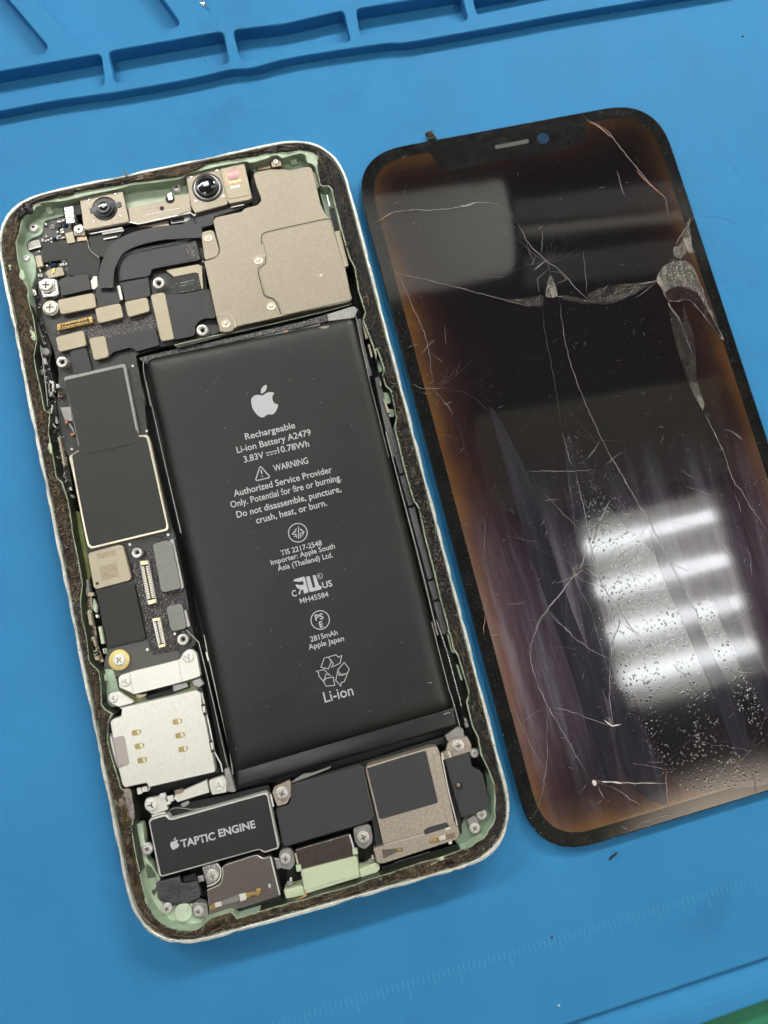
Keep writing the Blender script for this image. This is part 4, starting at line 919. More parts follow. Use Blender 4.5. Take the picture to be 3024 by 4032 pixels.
# contact block left of the first camera
cb = px('contact_block', 'TL', [(1040, 465), (1195, 440), (1240, 730), (1085, 745)], 5.4, 1.5, 'steel', ph, 0.1, 0.06)
bx('bright_contact', 'TL', [(1085, 505), (1185, 490), (1200, 700), (1120, 715)], 5.5, 0.1, 'white', 0.3, 0.03, cb)
trim('contact_groove', 'TL', [(1095, 650), (1190, 640)], 5.55, 0.12, 'bronze', parent=cb)
px('black_block', 'TL', [(1190, 470), (1300, 430), (1345, 590), (1240, 610), (1260, 760), (1215, 760)], 5.6, 1.5, 'foam', ph, 0.1, 0.06)
px('screw_tab', 'TL', [(1200, 790), (1320, 745), (1390, 850), (1385, 940), (1210, 950)], 5.3, 1.0, 'beige_worn', ph, 0.3, 0.06)
px('screw_tab', 'TL', [(1255, 960), (1400, 930), (1435, 1020), (1260, 1045)], 5.0, 0.6, 'bronze', ph, 0.2, 0.06)
# flat flex running from the cameras over the board
wide = GX(5.6, ('a', [(1650, 850), (1450, 858), (1300, 872), (1150, 905), (1030, 950), (950, 1010), (905, 1090)]), ('c', [(878, 120), (868, 200), (866, 280)]))
stroke('camera_flex', smooth(wide, 4, False), 3.0, 5.75, 'flex', ph, False, 0.2)
px('flex_pad', 'a', [(975, 1110), (1000, 1050), (1060, 1010), (1160, 985), (1600, 915), (1640, 1085), (1240, 1160), (1225, 1215), (970, 1260)], 5.2, 0.5, 'flex', ph, 0.5, 0.05)
trim('flex_seam', 'a', [(972, 1230), (965, 1130), (1010, 1050), (1120, 1000), (1560, 915)], 5.66, 0.12, 'void', sm=3)
px('rough_patch', 'a', [(1505, 950), (1595, 935), (1625, 1075), (1525, 1092)], 5.27, 0.1, 'epoxy', ph, 0.1, 0.01)
px('black_cover', 'a', [(720, 900), (830, 870), (1010, 850), (940, 960), (860, 1060), (800, 1060), (745, 1020)], 5.0, 0.5, 'black', ph, 0.3, 0.05)
trim('shiny_edge', 'a', [(835, 870), (1010, 840)], 5.3, 0.5, 'rimgrey'); trim('shiny_edge', 'a', [(845, 915), (955, 895)], 5.3, 0.22, 'white')
trim('thin_wire', 'a', [(715, 925), (728, 990), (752, 1022), (812, 1068)], 5.1, 0.10, 'rimgrey', sm=3)
px('black_bracket', 'a', [(1380, 740), (1545, 712), (1560, 770), (1400, 790)], 5.0, 1.0, 'rimgrey', ph, 0.1); px('black_bracket', 'a', [(1400, 750), (1500, 735), (1505, 765), (1410, 780)], 5.05, 0.1, 'void', ph, 0.05)
px('beige_tab', 'a', [(1120, 820), (1370, 765), (1385, 820), (1270, 838), (1240, 815)], 4.9, 0.5, 'beige', ph, 0.1)
px('folded_film', 'b', [(130, 735), (200, 700), (420, 650), (540, 625), (545, 660), (300, 735), (290, 800), (150, 840)], 5.2, 0.8, 'flex', ph, 0.4, 0.15)
px('folded_film', 'b', [(-20, 830), (120, 730), (150, 770), (130, 860), (60, 920), (-20, 935)], 5.4, 0.6, 'flex', ph, 0.3, 0.15)
trim('shiny_edge', 'b', [(435, 655), (540, 633)], 5.6, 0.14, 'white')
px('black_gap_strip', 'b', [(590, 300), (612, 400), (640, 420), (668, 590), (640, 640), (610, 640)], 4.0, 0.5, 'void', ph, 0.1)

# ------------------------------------------------------------------ large beige shields at the upper right
sh = plate('board_shield', GX(5.95, ('b', [(615, 385), (640, 365), (760, 342), (880, 345), (905, 352), (1070, 320), (1095, 335), (1115, 400), (1140, 510), (1165, 620), (1200, 700), (1250, 745), (1285, 870), (1370, 1160)]),
   ('d', [(1418, 350), (1405, 375), (1380, 388), (880, 500), (520, 580), (470, 600), (345, 640), (310, 500), (210, 60)]),
   ('b', [(203, 1100), (300, 1070), (340, 1030), (342, 990), (318, 900), (288, 770), (300, 742), (330, 730), (520, 690), (545, 662), (650, 635), (680, 600), (672, 560), (640, 480)])), 5.95, 1.6, 'beige', ph, 0.35, 0.12, label='large beige metal shield with fine scratches')
plate('raised_shield', GX(6.2, ('b', [(688, 905), (705, 872), (780, 850), (1215, 757), (1245, 770), (1285, 880), (1370, 1160)]), ('d', [(1415, 345), (1405, 372), (1380, 384), (878, 497), (850, 485), (822, 405), (785, 362), (722, 335), (702, 290), (665, 150), (680, 110), (722, 80), (725, 30)]), ('b', [(725, 1060), (700, 960)])), 6.15, 0.5, 'beige', ph, 0.4, 0.12)
trim('shield_step_shadow', 'd', [(717, 20), (714, 78), (664, 112), (656, 145), (692, 296), (714, 344), (780, 372), (812, 412), (842, 490)], 6.0, 0.17, 'void', sm=3)
trim('shield_step_shadow', 'b', [(684, 960), (682, 905), (698, 868), (780, 843), (1000, 795), (1215, 750), (1250, 760)], 6.0, 0.15, 'void', sm=3)
trim('shield_step_glint', 'd', [(725, 20), (722, 82), (672, 115), (664, 145), (700, 292), (722, 338), (785, 365), (822, 408), (850, 485), (875, 500)], 6.17, 0.11, 'champagne_glint', sm=3)
trim('shield_edge_glint', 'd', [(500, 583), (700, 540), (868, 500), (1100, 450), (1385, 390), (1412, 372), (1418, 345)], 6.0, 0.11, 'champagne_glint')  # light strips paint the glint along the shield's edges
px('shield_tab', 'b', [(190, 875), (205, 855), (270, 838), (295, 850), (338, 1000), (330, 1040), (300, 1065), (225, 1088), (215, 1060)], 5.75, 1.0, 'beige', ph, 0.3, 0.1)
px('shield_tab', 'd', [(318, 520), (335, 505), (400, 492), (445, 520), (468, 600), (440, 630), (385, 640), (350, 625)], 5.98, 0.8, 'beige', ph, 0.3, 0.1)
trim('shield_tab_edge', 'd', [(312, 503), (400, 488), (440, 510), (462, 550), (472, 602)], 6.02, 0.12, 'rim', sm=2)
rivet('b', 247, 902, 40, 5.76); rivet('d', 660, 48, 42, 5.98); rivet('d', 762, 425, 40, 5.98); rivet('d', 393, 565, 42, 6.0); rivet('d', 1167, 177, 18, 6.16)
px('ground_clip', 'b', [(645, 290), (740, 262), (760, 335), (650, 352)], 5.2, 0.6, 'bronze', ph, 0.1); px('ground_clip', 'b', [(750, 262), (790, 245), (840, 262), (850, 315), (770, 330)], 5.6, 0.8, 'bronze', ph, 0.3)
px('ground_strip', 'b', [(1100, 370), (1120, 365), (1155, 490), (1135, 500)], 5.4, 0.5, 'beige_lite', ph, 0.05)
px('side_bracket', 'b', [(1280, 852), (1325, 842), (1395, 1130), (1360, 1145)], 5.7, 1.0, 'beige_lite', ph, 0.1)
trim('side_bracket_line', 'b', [(1300, 885), (1330, 890), (1375, 1100)], 5.75, 0.08, 'bronze')
px('spring_contact', 'b', [(1212, 555), (1225, 550), (1250, 650), (1235, 655)], 5.2, 0.4, 'steel', ph, 0.05); px('black_clip', 'b', [(1235, 665), (1275, 655), (1320, 840), (1275, 850)], 4.6, 0.6, 'lensblack', ph, 0.3)

# ------------------------------------------------------------------ battery
bq = [at(567, 1412, 5.2), at(1396, 1240, 5.2), at(1786, 2790, 5.2), at(917, 3048, 5.2)]
bW = (Vector(bq[1])-Vector(bq[0])).length; bH = (Vector(bq[3])-Vector(bq[0])).length
bat = rings('battery', bq, bW, bH, 2.2, [(0.0, 2.2, 0), (0.05, 4.6, 0), (0.25, 4.9, 0), (0.5, 5.2, 0), (0.9, 5.45, 0), (1.5, 5.64, 0), (2.4, 5.75, 0), (3.6, 5.80, 0), (5.0, 5.80, 0)], 'battery', ph, sm=True, label='black battery pouch with pale grey printing')
fq = [at(850+98/1.50818, 2500+770/1.50818, 4.9), at(850+1432/1.50818, 2500+420/1.50818, 4.9), at(850+1452/1.50818, 2500+540/1.50818, 4.6), at(850+108/1.50818, 2500+930/1.50818, 4.6)]
fl = rings('battery_flap', fq, 46, 7.2, 0.8, [(0, 2.2, 0), (0.1, 4.1, 0), (0.6, 4.6, 0), (1.2, 4.75, 0)], 'battery_dark', ph, sm=True)
px('dark_channel', 'l', [(440, 890), (1360, 600), (1365, 640), (1000, 745), (880, 785), (450, 885)], 3.2, 0.5, 'void', ph, 0.1, 0)
px('flex_strip', 'i', [(360, 330), (490, 245), (560, 235), (670, 195), (660, 210), (560, 250), (400, 310)], 4.3, 0.4, 'rimgrey', ph, 0.05)
trim('pouch_crease', 'l', [(380, 528), (560, 478), (720, 440), (1195, 306)], 5.815, 0.05, 'void', parent=bat)
trim('pouch_glint', 'l', [(1195, 303), (1245, 287), (1285, 284)], 5.80, 0.07, 'print', parent=bat, sm=3)
trim('pouch_glint', 'l', [(1352, 472), (1380, 462), (1392, 465)], 5.0, 0.10, 'print', parent=bat)
trim('pouch_edge', 'c', [(1172, 880), (1172, 960), (1195, 1070), (1230, 1244)], 5.0, 0.13, 'rimgrey', parent=bat, sm=2)
trim('pouch_edge', 'e', [(985, 0), (1040, 240), (1130, 640), (1270, 1240)], 4.7, 0.13, 'rimgrey', parent=bat)
trim('pouch_edge', 'g', [(1045, 0), (1070, 140), (1160, 540), (1255, 950), (1280, 1140)], 4.7, 0.2, 'rimgrey', parent=bat)
trim('board_bar_edge', 'd', [(-30, 745), (100, 712), (330, 660), (470, 640), (760, 575), (1200, 470), (1400, 415)], 4.95, 0.12, 'mint_pale')
px('battery_tape', 'd', [(205, 735), (1000, 555), (1225, 490), (1232, 545), (990, 600), (240, 762), (215, 790)], 5.0, 0.2, 'epoxy', ph, 0.1, 0.02)
px('grey_tape_edge', 'd', [(215, 785), (420, 735), (640, 685), (860, 635), (980, 615), (1160, 570), (1165, 590), (1000, 632), (870, 650), (640, 705), (245, 790), (250, 812), (220, 815)], 5.25, 0.2, 'tape', ph, 0.05, 0.02)
px('clear_tape', 'd', [(1222, 492), (1420, 430), (1440, 430), (1470, 455), (1440, 520), (1228, 548)], 5.3, 0.2, 'tape', ph, 0.1, 0.02)
lump('adhesive_residue', 'd', [(1130, 640), (1140, 600), (1230, 580), (1290, 600), (1350, 560), (1365, 580), (1320, 630), (1240, 650), (1170, 670), (1130, 665)], 5.7, 0.16, 'residue', 6, bat)
lump('copper_flake', 'd', [(865, 630), (890, 620), (898, 638), (870, 650)], 5.4, 0.1, 'copper', 6, bat)
px('dark_edge_film', 'c', [(1170, 880), (1659, 790), (1659, 860), (1200, 905)], 4.6, 0.6, 'black', ph, 0.2, 0.1)
px('black_gap_strip', 'c', [(1130, 850), (1240, 820), (1659, 730), (1659, 800), (1180, 890)], 4.3, 0.5, 'epoxy', ph, 0.1, 0.02)
px('board_edge_bar', 'd', [(-30, 745), (100, 712), (330, 660), (470, 612), (760, 560), (1200, 450), (1420, 395), (1425, 415), (1210, 475), (500, 640), (0, 770)], 4.9, 0.8, 'darkwall', ph, 0.1, 0.05)
ZP = 5.83
def bt(s, cr, p0, p1, cap, bold=0.011): 
    a, b = G(cr, [p0, p1], ZP); return text_mesh('printed_line', s, a, b, ZP, 'print', bat, bold, cap=cap)
bt('Rechargeable', 'j', (309, 519), (671, 433), 1.33)
bt('Li-ion Battery A2479', 'j', (248, 616), (786, 484), 1.33)
bt('3.83V', 'j', (300, 685), (444, 649), 1.33); bt('10.78Wh', 'j', (546, 617), (772, 567), 1.33)
for dx, L_ in ((0, 1),):
    trim('printed_symbol', 'j', [(455, 617), (536, 597)], ZP, 0.17, 'print', parent=bat)
    for k in range(3): trim('printed_symbol', 'j', [(461+27*k, 634-7*k), (479+27*k, 629-7*k)], ZP, 0.17, 'print', parent=bat)
bt('WARNING', 'j', (515, 749), (765, 690), 1.33)
bt('Authorized Service Provider', 'j', (226, 932), (938, 755), 1.33)
bt('Only. Potential for fire or burning.', 'j', (203, 1014), (1005, 812), 1.33)
bt('Do not disassemble, puncture,', 'j', (247, 1086), (1004, 895), 1.33)
bt('crush, heat, or burn.', 'j', (388, 1128), (901, 996), 1.33)
bt('TIS 2217-2548', 'k', (475, 346), (772, 270), 1.05)
bt('Importer: Apple South', 'k', (403, 415), (866, 292), 1.05)
bt('Asia (Thailand) Ltd.', 'k', (452, 458), (851, 357), 1.05)
bt('MH45584', 'k', (614, 696), (820, 642), 1.05)
bt('2815mAh', 'k', (690, 972), (886, 920), 1.05)
bt('Apple Japan', 'k', (676, 1030), (932, 962), 1.05)
bt('C', 'k', (556, 646), (588, 638), 1.25, 0.02); bt('US', 'k', (778, 584), (848, 566), 1.25, 0.02)
bt('PS', 'k', (724, 818), (784, 804), 1.15, 0.02); bt('E', 'k', (756, 868), (782, 861), 1.15, 0.02)
bt('R', 'k', (748, 505), (762, 501), 0.5, 0.02)
bt('Li-ion', 'l', (648, 402), (820, 356), 2.05, 0.006)
def ring_mark(cr, x, y, r_crop, wd):
    x0, y0, s = CR[cr]; c = at(x0+x/s, y0+y/s, ZP); q = at(x0+(x+r_crop)/s, y0+y/s, ZP); r = (Vector(q)-Vector(c)).length
    stroke('printed_ring', circle(c[0], c[1], r-wd/2, 40), wd, ZP, 'print', bat, True)
ring_mark('k', 595, 180, 71, 0.17); ring_mark('k', 757, 813, 70, 0.17); ring_mark('k', 755, 494, 21, 0.09)
for pts in ([(600, 135), (600, 226)], [(585, 150), (552, 190), (585, 168)], [(612, 150), (640, 172), (612, 160)], [(552, 190), (585, 192)], [(566, 208), (585, 200), (585, 218)], [(612, 185), (640, 176), (622, 208)], [(612, 185), (612, 218)]):
    trim('printed_mark', 'k', pts, ZP, 0.15, 'print', parent=bat)
p = G('j', [(414, 708), (378, 818), (488, 792)], ZP); stroke('printed_triangle', rounded(p, 0.5, 4), 0.19, ZP, 'print', bat, True)
trim('printed_mark', 'j', [(420, 738), (426, 768)], ZP, 0.22, 'print', parent=bat); trim('printed_mark', 'j', [(428, 780), (430, 788)], ZP, 0.24, 'print', parent=bat)
def flatshape(name, cr, pts, z, mat, parent, sm=0):
    p = G(cr, pts, z)
    if sm: p = smooth(p, sm)
    bm = bmesh.new(); p = ccw(p); v = [bm.verts.new((x, y, z)) for x, y in p]
    for t in tessellate_polygon([[Vector((x, y, 0)) for x, y in p]]):
        q = [v[i] for i in t]
        if (q[1].co-q[0].co).cross(q[2].co-q[0].co).z < 0: q.reverse()
        bm.faces.new(q)
    return finish(name, bm, mat, parent)
LEAF = [(422, 183), (419, 165), (426, 143), (442, 127), (460, 121), (461, 142), (453, 163), (438, 177)]
BODY = [(349, 247), (350, 225), (361, 207), (380, 196), (402, 193), (425, 198), (438, 194), (455, 182), (480, 173), (502, 175), (515, 181), (504, 200), (502, 222), (510, 244), (525, 258), (543, 263), (540, 285), (530, 307), (515, 327), (498, 336), (478, 335), (460, 339), (447, 351), (430, 357), (412, 352), (390, 335), (368, 307), (355, 280)]
flatshape('printed_logo', 'j', LEAF, ZP, 'print', bat, 3); flatshape('printed_logo', 'j', BODY, ZP, 'print', bat, 3)
# recognition mark: mirrored R joined to a U
flatshape('printed_mark', 'k', [(562, 532), (570, 518), (640, 497), (648, 510), (672, 612), (640, 622), (633, 592), (618, 596), (610, 630), (598, 622), (612, 594), (585, 575), (578, 555), (612, 560), (640, 556), (632, 530), (608, 536)], ZP, 'print', bat)
flatshape('printed_mark', 'k', [(655, 500), (680, 494), (704, 580), (722, 576), (702, 490), (722, 486), (748, 560), (768, 572), (765, 590), (690, 610), (676, 602)], ZP, 'print', bat)
for pts in ([(624, 192), (644, 137), (668, 131), (686, 160), (668, 202)], [(668, 131), (714, 118), (727, 133), (748, 122), (737, 168), (688, 191), (698, 170)],
            [(722, 211), (762, 163), (792, 202), (783, 226), (750, 240)], [(783, 226), (762, 278), (743, 284), (742, 304), (712, 270), (722, 220), (732, 240)],
            [(596, 216), (640, 206), (682, 241), (655, 231), (640, 277), (612, 245), (610, 222)], [(640, 277), (655, 304), (706, 299), (697, 250), (654, 258)]):
    p = G('l', pts, ZP); stroke('recycling_arrow', p, 0.14, ZP, 'print', bat, True)
# lint and dust on the pouch
bm = bmesh.new(); rd = random.Random(31)
for _ in range(130):
    s, t = rd.random(), rd.random(); s = 0.5+0.46*(s-0.5)*2; t = 0.5+0.46*(t-0.5)*2
    q = (Vector(bq[0])*(1-s)+Vector(bq[1])*s)*(1-t)+(Vector(bq[3])*(1-s)+Vector(bq[2])*s)*t
    if rd.random() < 0.3:
        a = rd.uniform(0, 3.14); L_ = rd.uniform(.15, .5); add_stroke(bm, [(q.x, q.y), (q.x+math.cos(a)*L_, q.y+math.sin(a)*L_)], 0.045, 5.86)
    else: crumb(bm, q.x, q.y, 5.82, rd.uniform(.025, .06), 0, rd)
finish('pouch_dust', bm, 'tape', bat, 'stuff')

# ------------------------------------------------------------------ rails either side of the battery
px('right_rail_gap', 's5', [(30, 0), (110, 0), (500, 1475), (400, 1475)], 3.2, 0.4, 'void', ph, 0.1, 0)
for a_, b_ in (((0, 160), 0), ((168, 308), 0), ((316, 540), 0), ((552, 1075), 0), ((1085, 1225), 0), ((1235, 1475), 0)):
    y0_, y1_ = a_; fx = lambda y: 52+0.265*y-3; fw = lambda y: 110+0.262*y
    px('rail_segment', 's5', [(fx(y0_)+4, y0_+6), (fw(y0_)-8, y0_-8), (fw(y1_)-12, y1_-14), (fx(y1_)+8, y1_)], 5.1, 1.4, 'flexgrey', ph, 0.12, 0.08)
trim('rail_edge', 's5', [(35, 0), (130, 370), (240, 780), (330, 1130), (410, 1475)], 5.0, 0.16, 'tape')
trim('rail_edge', 's5', [(48, 60), (150, 450), (262, 880), (370, 1300), (415, 1475)], 4.6, 0.14, 'bronze')
trim('rail_edge', 's7', [(0, 90), (60, 330), (120, 560), (150, 650), (205, 850)], 4.8, 0.14, 'tape')
trim('rail_edge', 's7', [(35, 80), (110, 300), (190, 600), (215, 700)], 5.2, 0.16, 'steel')
trim('rail_edge', 's3', [(0, 440), (40, 640), (110, 960), (180, 1230), (240, 1475)], 5.0, 0.14, 'rimgrey')
px('rail_segment', 's3', [(140, 900), (175, 890), (240, 1180), (290, 1350), (325, 1475), (265, 1475), (200, 1200)], 4.9, 1.2, 'flexgrey', ph, 0.1, 0.06)
px('rail_segment', 's3', [(12, 470), (40, 470), (60, 640), (120, 880), (100, 890), (40, 680)], 4.9, 1.2, 'flexgrey', ph, 0.1, 0.06)
for q in ([(45, 485), (65, 480), (92, 610), (72, 615)], [(88, 655), (104, 652), (128, 745), (112, 750)], [(172, 920), (182, 918), (190, 960), (178, 962)], [(195, 1040), (215, 1060), (250, 1150), (232, 1155)]):
    px('antenna_spring', 's3', q, 5.5, 0.8, 'beige_lite', ph, 0.05, 0.04)
for q in ([(65, 450), (95, 450), (105, 500), (80, 510)], [(140, 730), (180, 790), (200, 850), (170, 860)], [(200, 1000), (240, 1010), (260, 1080), (220, 1090)], [(230, 1120), (285, 1130), (280, 1180), (245, 1185)]):
    px('antenna_pocket', 's3', q, 4.9, 0.8, 'mint_deep', ph, 0.1, 0.08)
for q in ([(180, 405), (190, 400), (225, 510), (212, 515)], [(232, 790), (250, 786), (262, 815), (244, 822)], [(236, 828), (265, 820), (272, 850), (248, 860)], [(110, 180), (130, 185), (165, 320), (145, 310)]):
    px('antenna_spring', 's7', q, 5.3, 0.8, 'rimgrey' if q[0][0] > 200 else 'mint_pale', ph, 0.05, 0.04)
# left rail: springs, flex folds and shiny bits between shell and board
rd = random.Random(77); 
railL = GX(4.8, ('c', [(262, 300), (290, 420), (310, 520), (335, 640), (375, 780), (360, 880), (385, 1000), (410, 1150)]), ('e', [(215, 60), (205, 180), (225, 300), (255, 400), (280, 560), (310, 680), (325, 780), (345, 900)]))
railF = GX(4.8, ('f', [(290, 620), (300, 760), (310, 880), (330, 1000), (345, 1100), (360, 1200)]), ('g', [(130, 60), (160, 150), (190, 230)]))
stroke('side_flex', smooth(railL, 3, False), 1.3, 3.9, 'black', ph, False, 0.4)
stroke('side_flex', smooth(railF, 3, False), 1.1, 3.9, 'bronze', ph, False, 0.4)
trim('side_flex_edge', 'c', [(242, 300), (258, 420), (300, 620), (335, 790), (350, 880), (365, 1000), (390, 1244)], 5.3, 0.20, 'tape', sm=2)
trim('side_flex_edge', 'c', [(262, 340), (290, 480), (330, 640), (360, 740)], 5.0, 0.14, 'rimgrey', sm=2)
trim('side_flex_edge', 'e', [(120, 0), (150, 200), (205, 260), (222, 340), (200, 420), (225, 600), (262, 790), (310, 830)], 5.4, 0.12, 'mint_pale', sm=2)
trim('side_flex_edge', 'e', [(222, 200), (210, 270), (225, 350), (250, 380)], 5.3, 0.22, 'white', sm=2)
trim('side_flex_edge', 'e', [(345, 800), (325, 830), (345, 900), (375, 1050), (385, 1140), (395, 1244)], 5.2, 0.14, 'tape', sm=2)
for (cr, pts, mt_) in (('e', [(185, 20), (215, 15), (225, 120), (195, 130)], 'rimgrey'), ('e', [(262, 460), (280, 460), (325, 690), (308, 698)], 'beige_lite'), ('e', [(240, 280), (260, 310), (265, 350), (240, 345)], 'steel'), ('e', [(320, 330), (345, 320), (340, 345), (330, 355)], 'copper'),
      ('e', [(365, 435), (400, 418), (405, 432), (375, 450)], 'copper'), ('e', [(350, 350), (362, 345), (400, 412), (392, 418)], 'tape'), ('e', [(340, 920), (385, 930), (388, 955), (350, 945)], 'tape'), ('e', [(350, 870), (370, 865), (380, 890), (360, 900)], 'steel'),
      ('e', [(265, 95), (295, 90), (300, 130), (270, 135)], 'bronze'), ('e', [(285, 215), (365, 210), (385, 330), (320, 320)], 'rimgrey'),
      ('c', [(255, 290), (285, 285), (300, 330), (275, 345)], 'steel'), ('c', [(335, 770), (385, 765), (410, 800), (380, 830), (345, 810)], 'rimgrey'), ('c', [(345, 850), (365, 850), (378, 900), (355, 900)], 'white'), ('c', [(325, 950), (360, 930), (375, 960), (340, 990)], 'rimgrey'), ('c', [(400, 1030), (440, 1040), (445, 1120), (405, 1130)], 'steel'), ('c', [(455, 1060), (480, 1060), (490, 1090), (460, 1100)], 'steel'), ('c', [(480, 1130), (505, 1130), (508, 1160), (485, 1160)], 'bronze'),
      ('f', [(268, 585), (305, 585), (310, 690), (290, 720)], 'tape'), ('f', [(290, 690), (345, 690), (350, 720), (300, 725)], 'beige_lite'), ('f', [(292, 845), (318, 820), (345, 960), (315, 960)], 'beige_lite'), ('f', [(320, 1060), (355, 1050), (380, 1170), (345, 1180)], 'beige_lite'), ('f', [(365, 870), (385, 875), (385, 900), (368, 895)], 'white'), ('f', [(385, 970), (408, 965), (435, 1110), (412, 1110)], 'mint_pale'), ('f', [(420, 1150), (445, 1150), (452, 1190), (430, 1190)], 'mint_pale'), ('f', [(345, 740), (375, 800), (370, 860), (345, 830)], 'mint'),
      ('g', [(115, 50), (140, 45), (165, 120), (140, 130)], 'beige_lite'), ('g', [(145, 175), (180, 170), (190, 205), (155, 210)], 'beige_lite'), ('g', [(222, 110), (240, 110), (242, 145), (228, 150)], 'mint_pale'), ('g', [(205, 330), (235, 320), (250, 370), (215, 385)], 'mint_pale')):
    px('rail_contact', cr, pts, 5.0, 0.9, mt_, ph, 0.08, 0.05)
bm = bmesh.new()
for _ in range(420):
    k = rd.randrange(len(railL)-1); t = rd.random(); q = Vector(railL[k]).lerp(Vector(railL[k+1]), t); crumb(bm, q.x+rd.uniform(-.9, .8), q.y, rd.uniform(4.0, 5.2), rd.uniform(.06, .22), rd.choices((0, 1, 2, 3), (5, 2, 2, 1))[0], rd)
for _ in range(160):
    k = rd.randrange(len(railF)-1); t = rd.random(); q = Vector(railF[k]).lerp(Vector(railF[k+1]), t); crumb(bm, q.x+rd.uniform(-.8, .7), q.y, rd.uniform(4.0, 5.2), rd.uniform(.06, .2), rd.choices((0, 1, 2, 3), (4, 2, 2, 2))[0], rd)
finish('rail_clutter', bm, ['void', 'rimgrey', 'white', 'mint'], ph, 'stuff')

# ------------------------------------------------------------------ card reader and brackets at the lower left
px('bracket_plate', 'g', [(342, 350), (365, 325), (430, 305), (445, 298), (800, 210), (845, 195), (870, 150), (905, 118), (950, 118), (985, 150), (1018, 330), (1000, 345), (860, 388), (470, 488), (440, 470), (350, 430)], 5.4, 0.8, 'silver', ph, 0.2, 0.1)
trim('bracket_fold', 'g', [(436, 300), (468, 485)], 5.44, 0.06, 'bronze'); trim('bracket_fold', 'g', [(800, 210), (832, 392)], 5.44, 0.18, 'white'); trim('bracket_fold', 'g', [(835, 203), (862, 385)], 5.44, 0.05, 'bronze')
px('bracket_plate', 'g', [(255, 500), (290, 468), (350, 458), (475, 545), (455, 560), (345, 590), (270, 555)], 5.3, 0.7, 'silver', ph, 0.2, 0.1)
px('bracket_cover_edge', 'g', [(480, 490), (580, 480), (560, 500), (510, 520)], 5.0, 0.4, 'beige_lite', ph, 0.1)
px('dark_flex', 'g', [(350, 430), (480, 500), (560, 500), (770, 440), (780, 405), (1000, 350), (1030, 420), (980, 450), (480, 575)], 4.0, 0.5, 'olive', ph, 0.1)
px('dark_flex', 'g', [(560, 500), (770, 440), (785, 405), (920, 380), (930, 430), (800, 475), (580, 530)], 4.3, 0.3, 'void', ph, 0.1)
px('bent_clip', 'g', [(785, 410), (905, 385), (915, 425), (795, 465)], 4.6, 0.4, 'rimgrey', ph, 0.15, 0.1)
px('bent_clip', 'g', [(940, 375), (1010, 345), (1045, 400), (1010, 430), (960, 420)], 4.9, 0.6, 'rimgrey', ph, 0.2, 0.15)
sim = px('card_reader', 'g', [(275, 712), (295, 685), (365, 662), (372, 605), (345, 598), (980, 448), (1020, 470), (1028, 560), (1048, 650), (1088, 860), (1112, 960), (1140, 1112), (1125, 1122), (592, 1245), (600, 1260), (575, 1210), (400, 1248), (375, 1225), (345, 1100)], 5.95, 1.4, 'silver', ph, 0.25, 0.12, label='bright silver card reader tray cover with six gold contacts')
for x, y in ((490, 797), (515, 908), (538, 1024), (825, 707), (848, 820), (873, 932)):
    slot = bx('contact_slot', 'g', [(x-40, y-14), (x+12, y-26), (x+38, y-24), (x+41, y+10), (x+12, y+22), (x-36, y+28)], 6.0, 0.2, 'oldgold', 0.3, 0.03, sim)
    bx('contact_tip', 'g', [(x+4, y-18), (x+22, y-20), (x+28, y+10), (x+10, y+15)], 6.12, 0.15, 'white', 0.1, 0.04, sim); 
    bx('contact_shadow', 'g', [(x-34, y-10), (x-4, y-16), (x, y-8), (x-32, y-2)], 6.01, 0.03, 'bronze', 0.05, 0, sim)
bx('pink_label', 'g', [(300, 842), (378, 822), (395, 832), (434, 1050), (425, 1062), (352, 1090)], 6.0, 0.06, 'beige_pink', 0.3, 0.01, sim)
px('card_reader_lip', 'g', [(262, 830), (275, 800), (300, 850), (350, 1100), (355, 1160), (325, 1140), (300, 1060)], 5.7, 0.6, 'silver', ph, 0.2, 0.1)
trim('card_reader_crack', 'g', [(318, 1108), (345, 1085), (362, 1068), (385, 1052)], 6.05, 0.06, 'void', parent=sim)
for q in ([(1018, 570), (1045, 562), (1065, 655), (1040, 662)], [(1083, 865), (1105, 860), (1128, 955), (1102, 962)], [(1130, 1105), (1168, 1095), (1165, 1120), (1140, 1128)], [(985, 450), (1020, 462), (1030, 440), (1000, 428)]):
    px('reader_clip', 'g', q, 5.99, 0.8, 'crumb_black', ph, 0.05, 0.04)
for q in ([(1030, 585), (1048, 580), (1056, 630), (1038, 634)], [(1096, 882), (1112, 878), (1120, 935), (1105, 940)]): px('reader_catch', 'g', q, 6.05, 0.3, 'white', ph, 0.05, 0.03)
trim('side_rail_edge', 'g', [(1025, 470), (1045, 560), (1095, 780), (1130, 960), (1180, 1050), (1195, 1120)], 5.6, 0.22, 'white')
trim('side_rail_edge', 'g', [(900, -40), (1000, 60), (1060, 300), (1130, 600), (1190, 880), (1245, 1110)], 4.9, 0.14, 'rimgrey')
px('shield_gap', 'g', [(1050, 350), (1075, 340), (1260, 1110), (1220, 1120), (1170, 980)], 3.0, 0.4, 'void', ph, 0.1, 0)
trim('bright_strip', 'g', [(1062, 140), (1080, 210)], 5.2, 0.28, 'white')
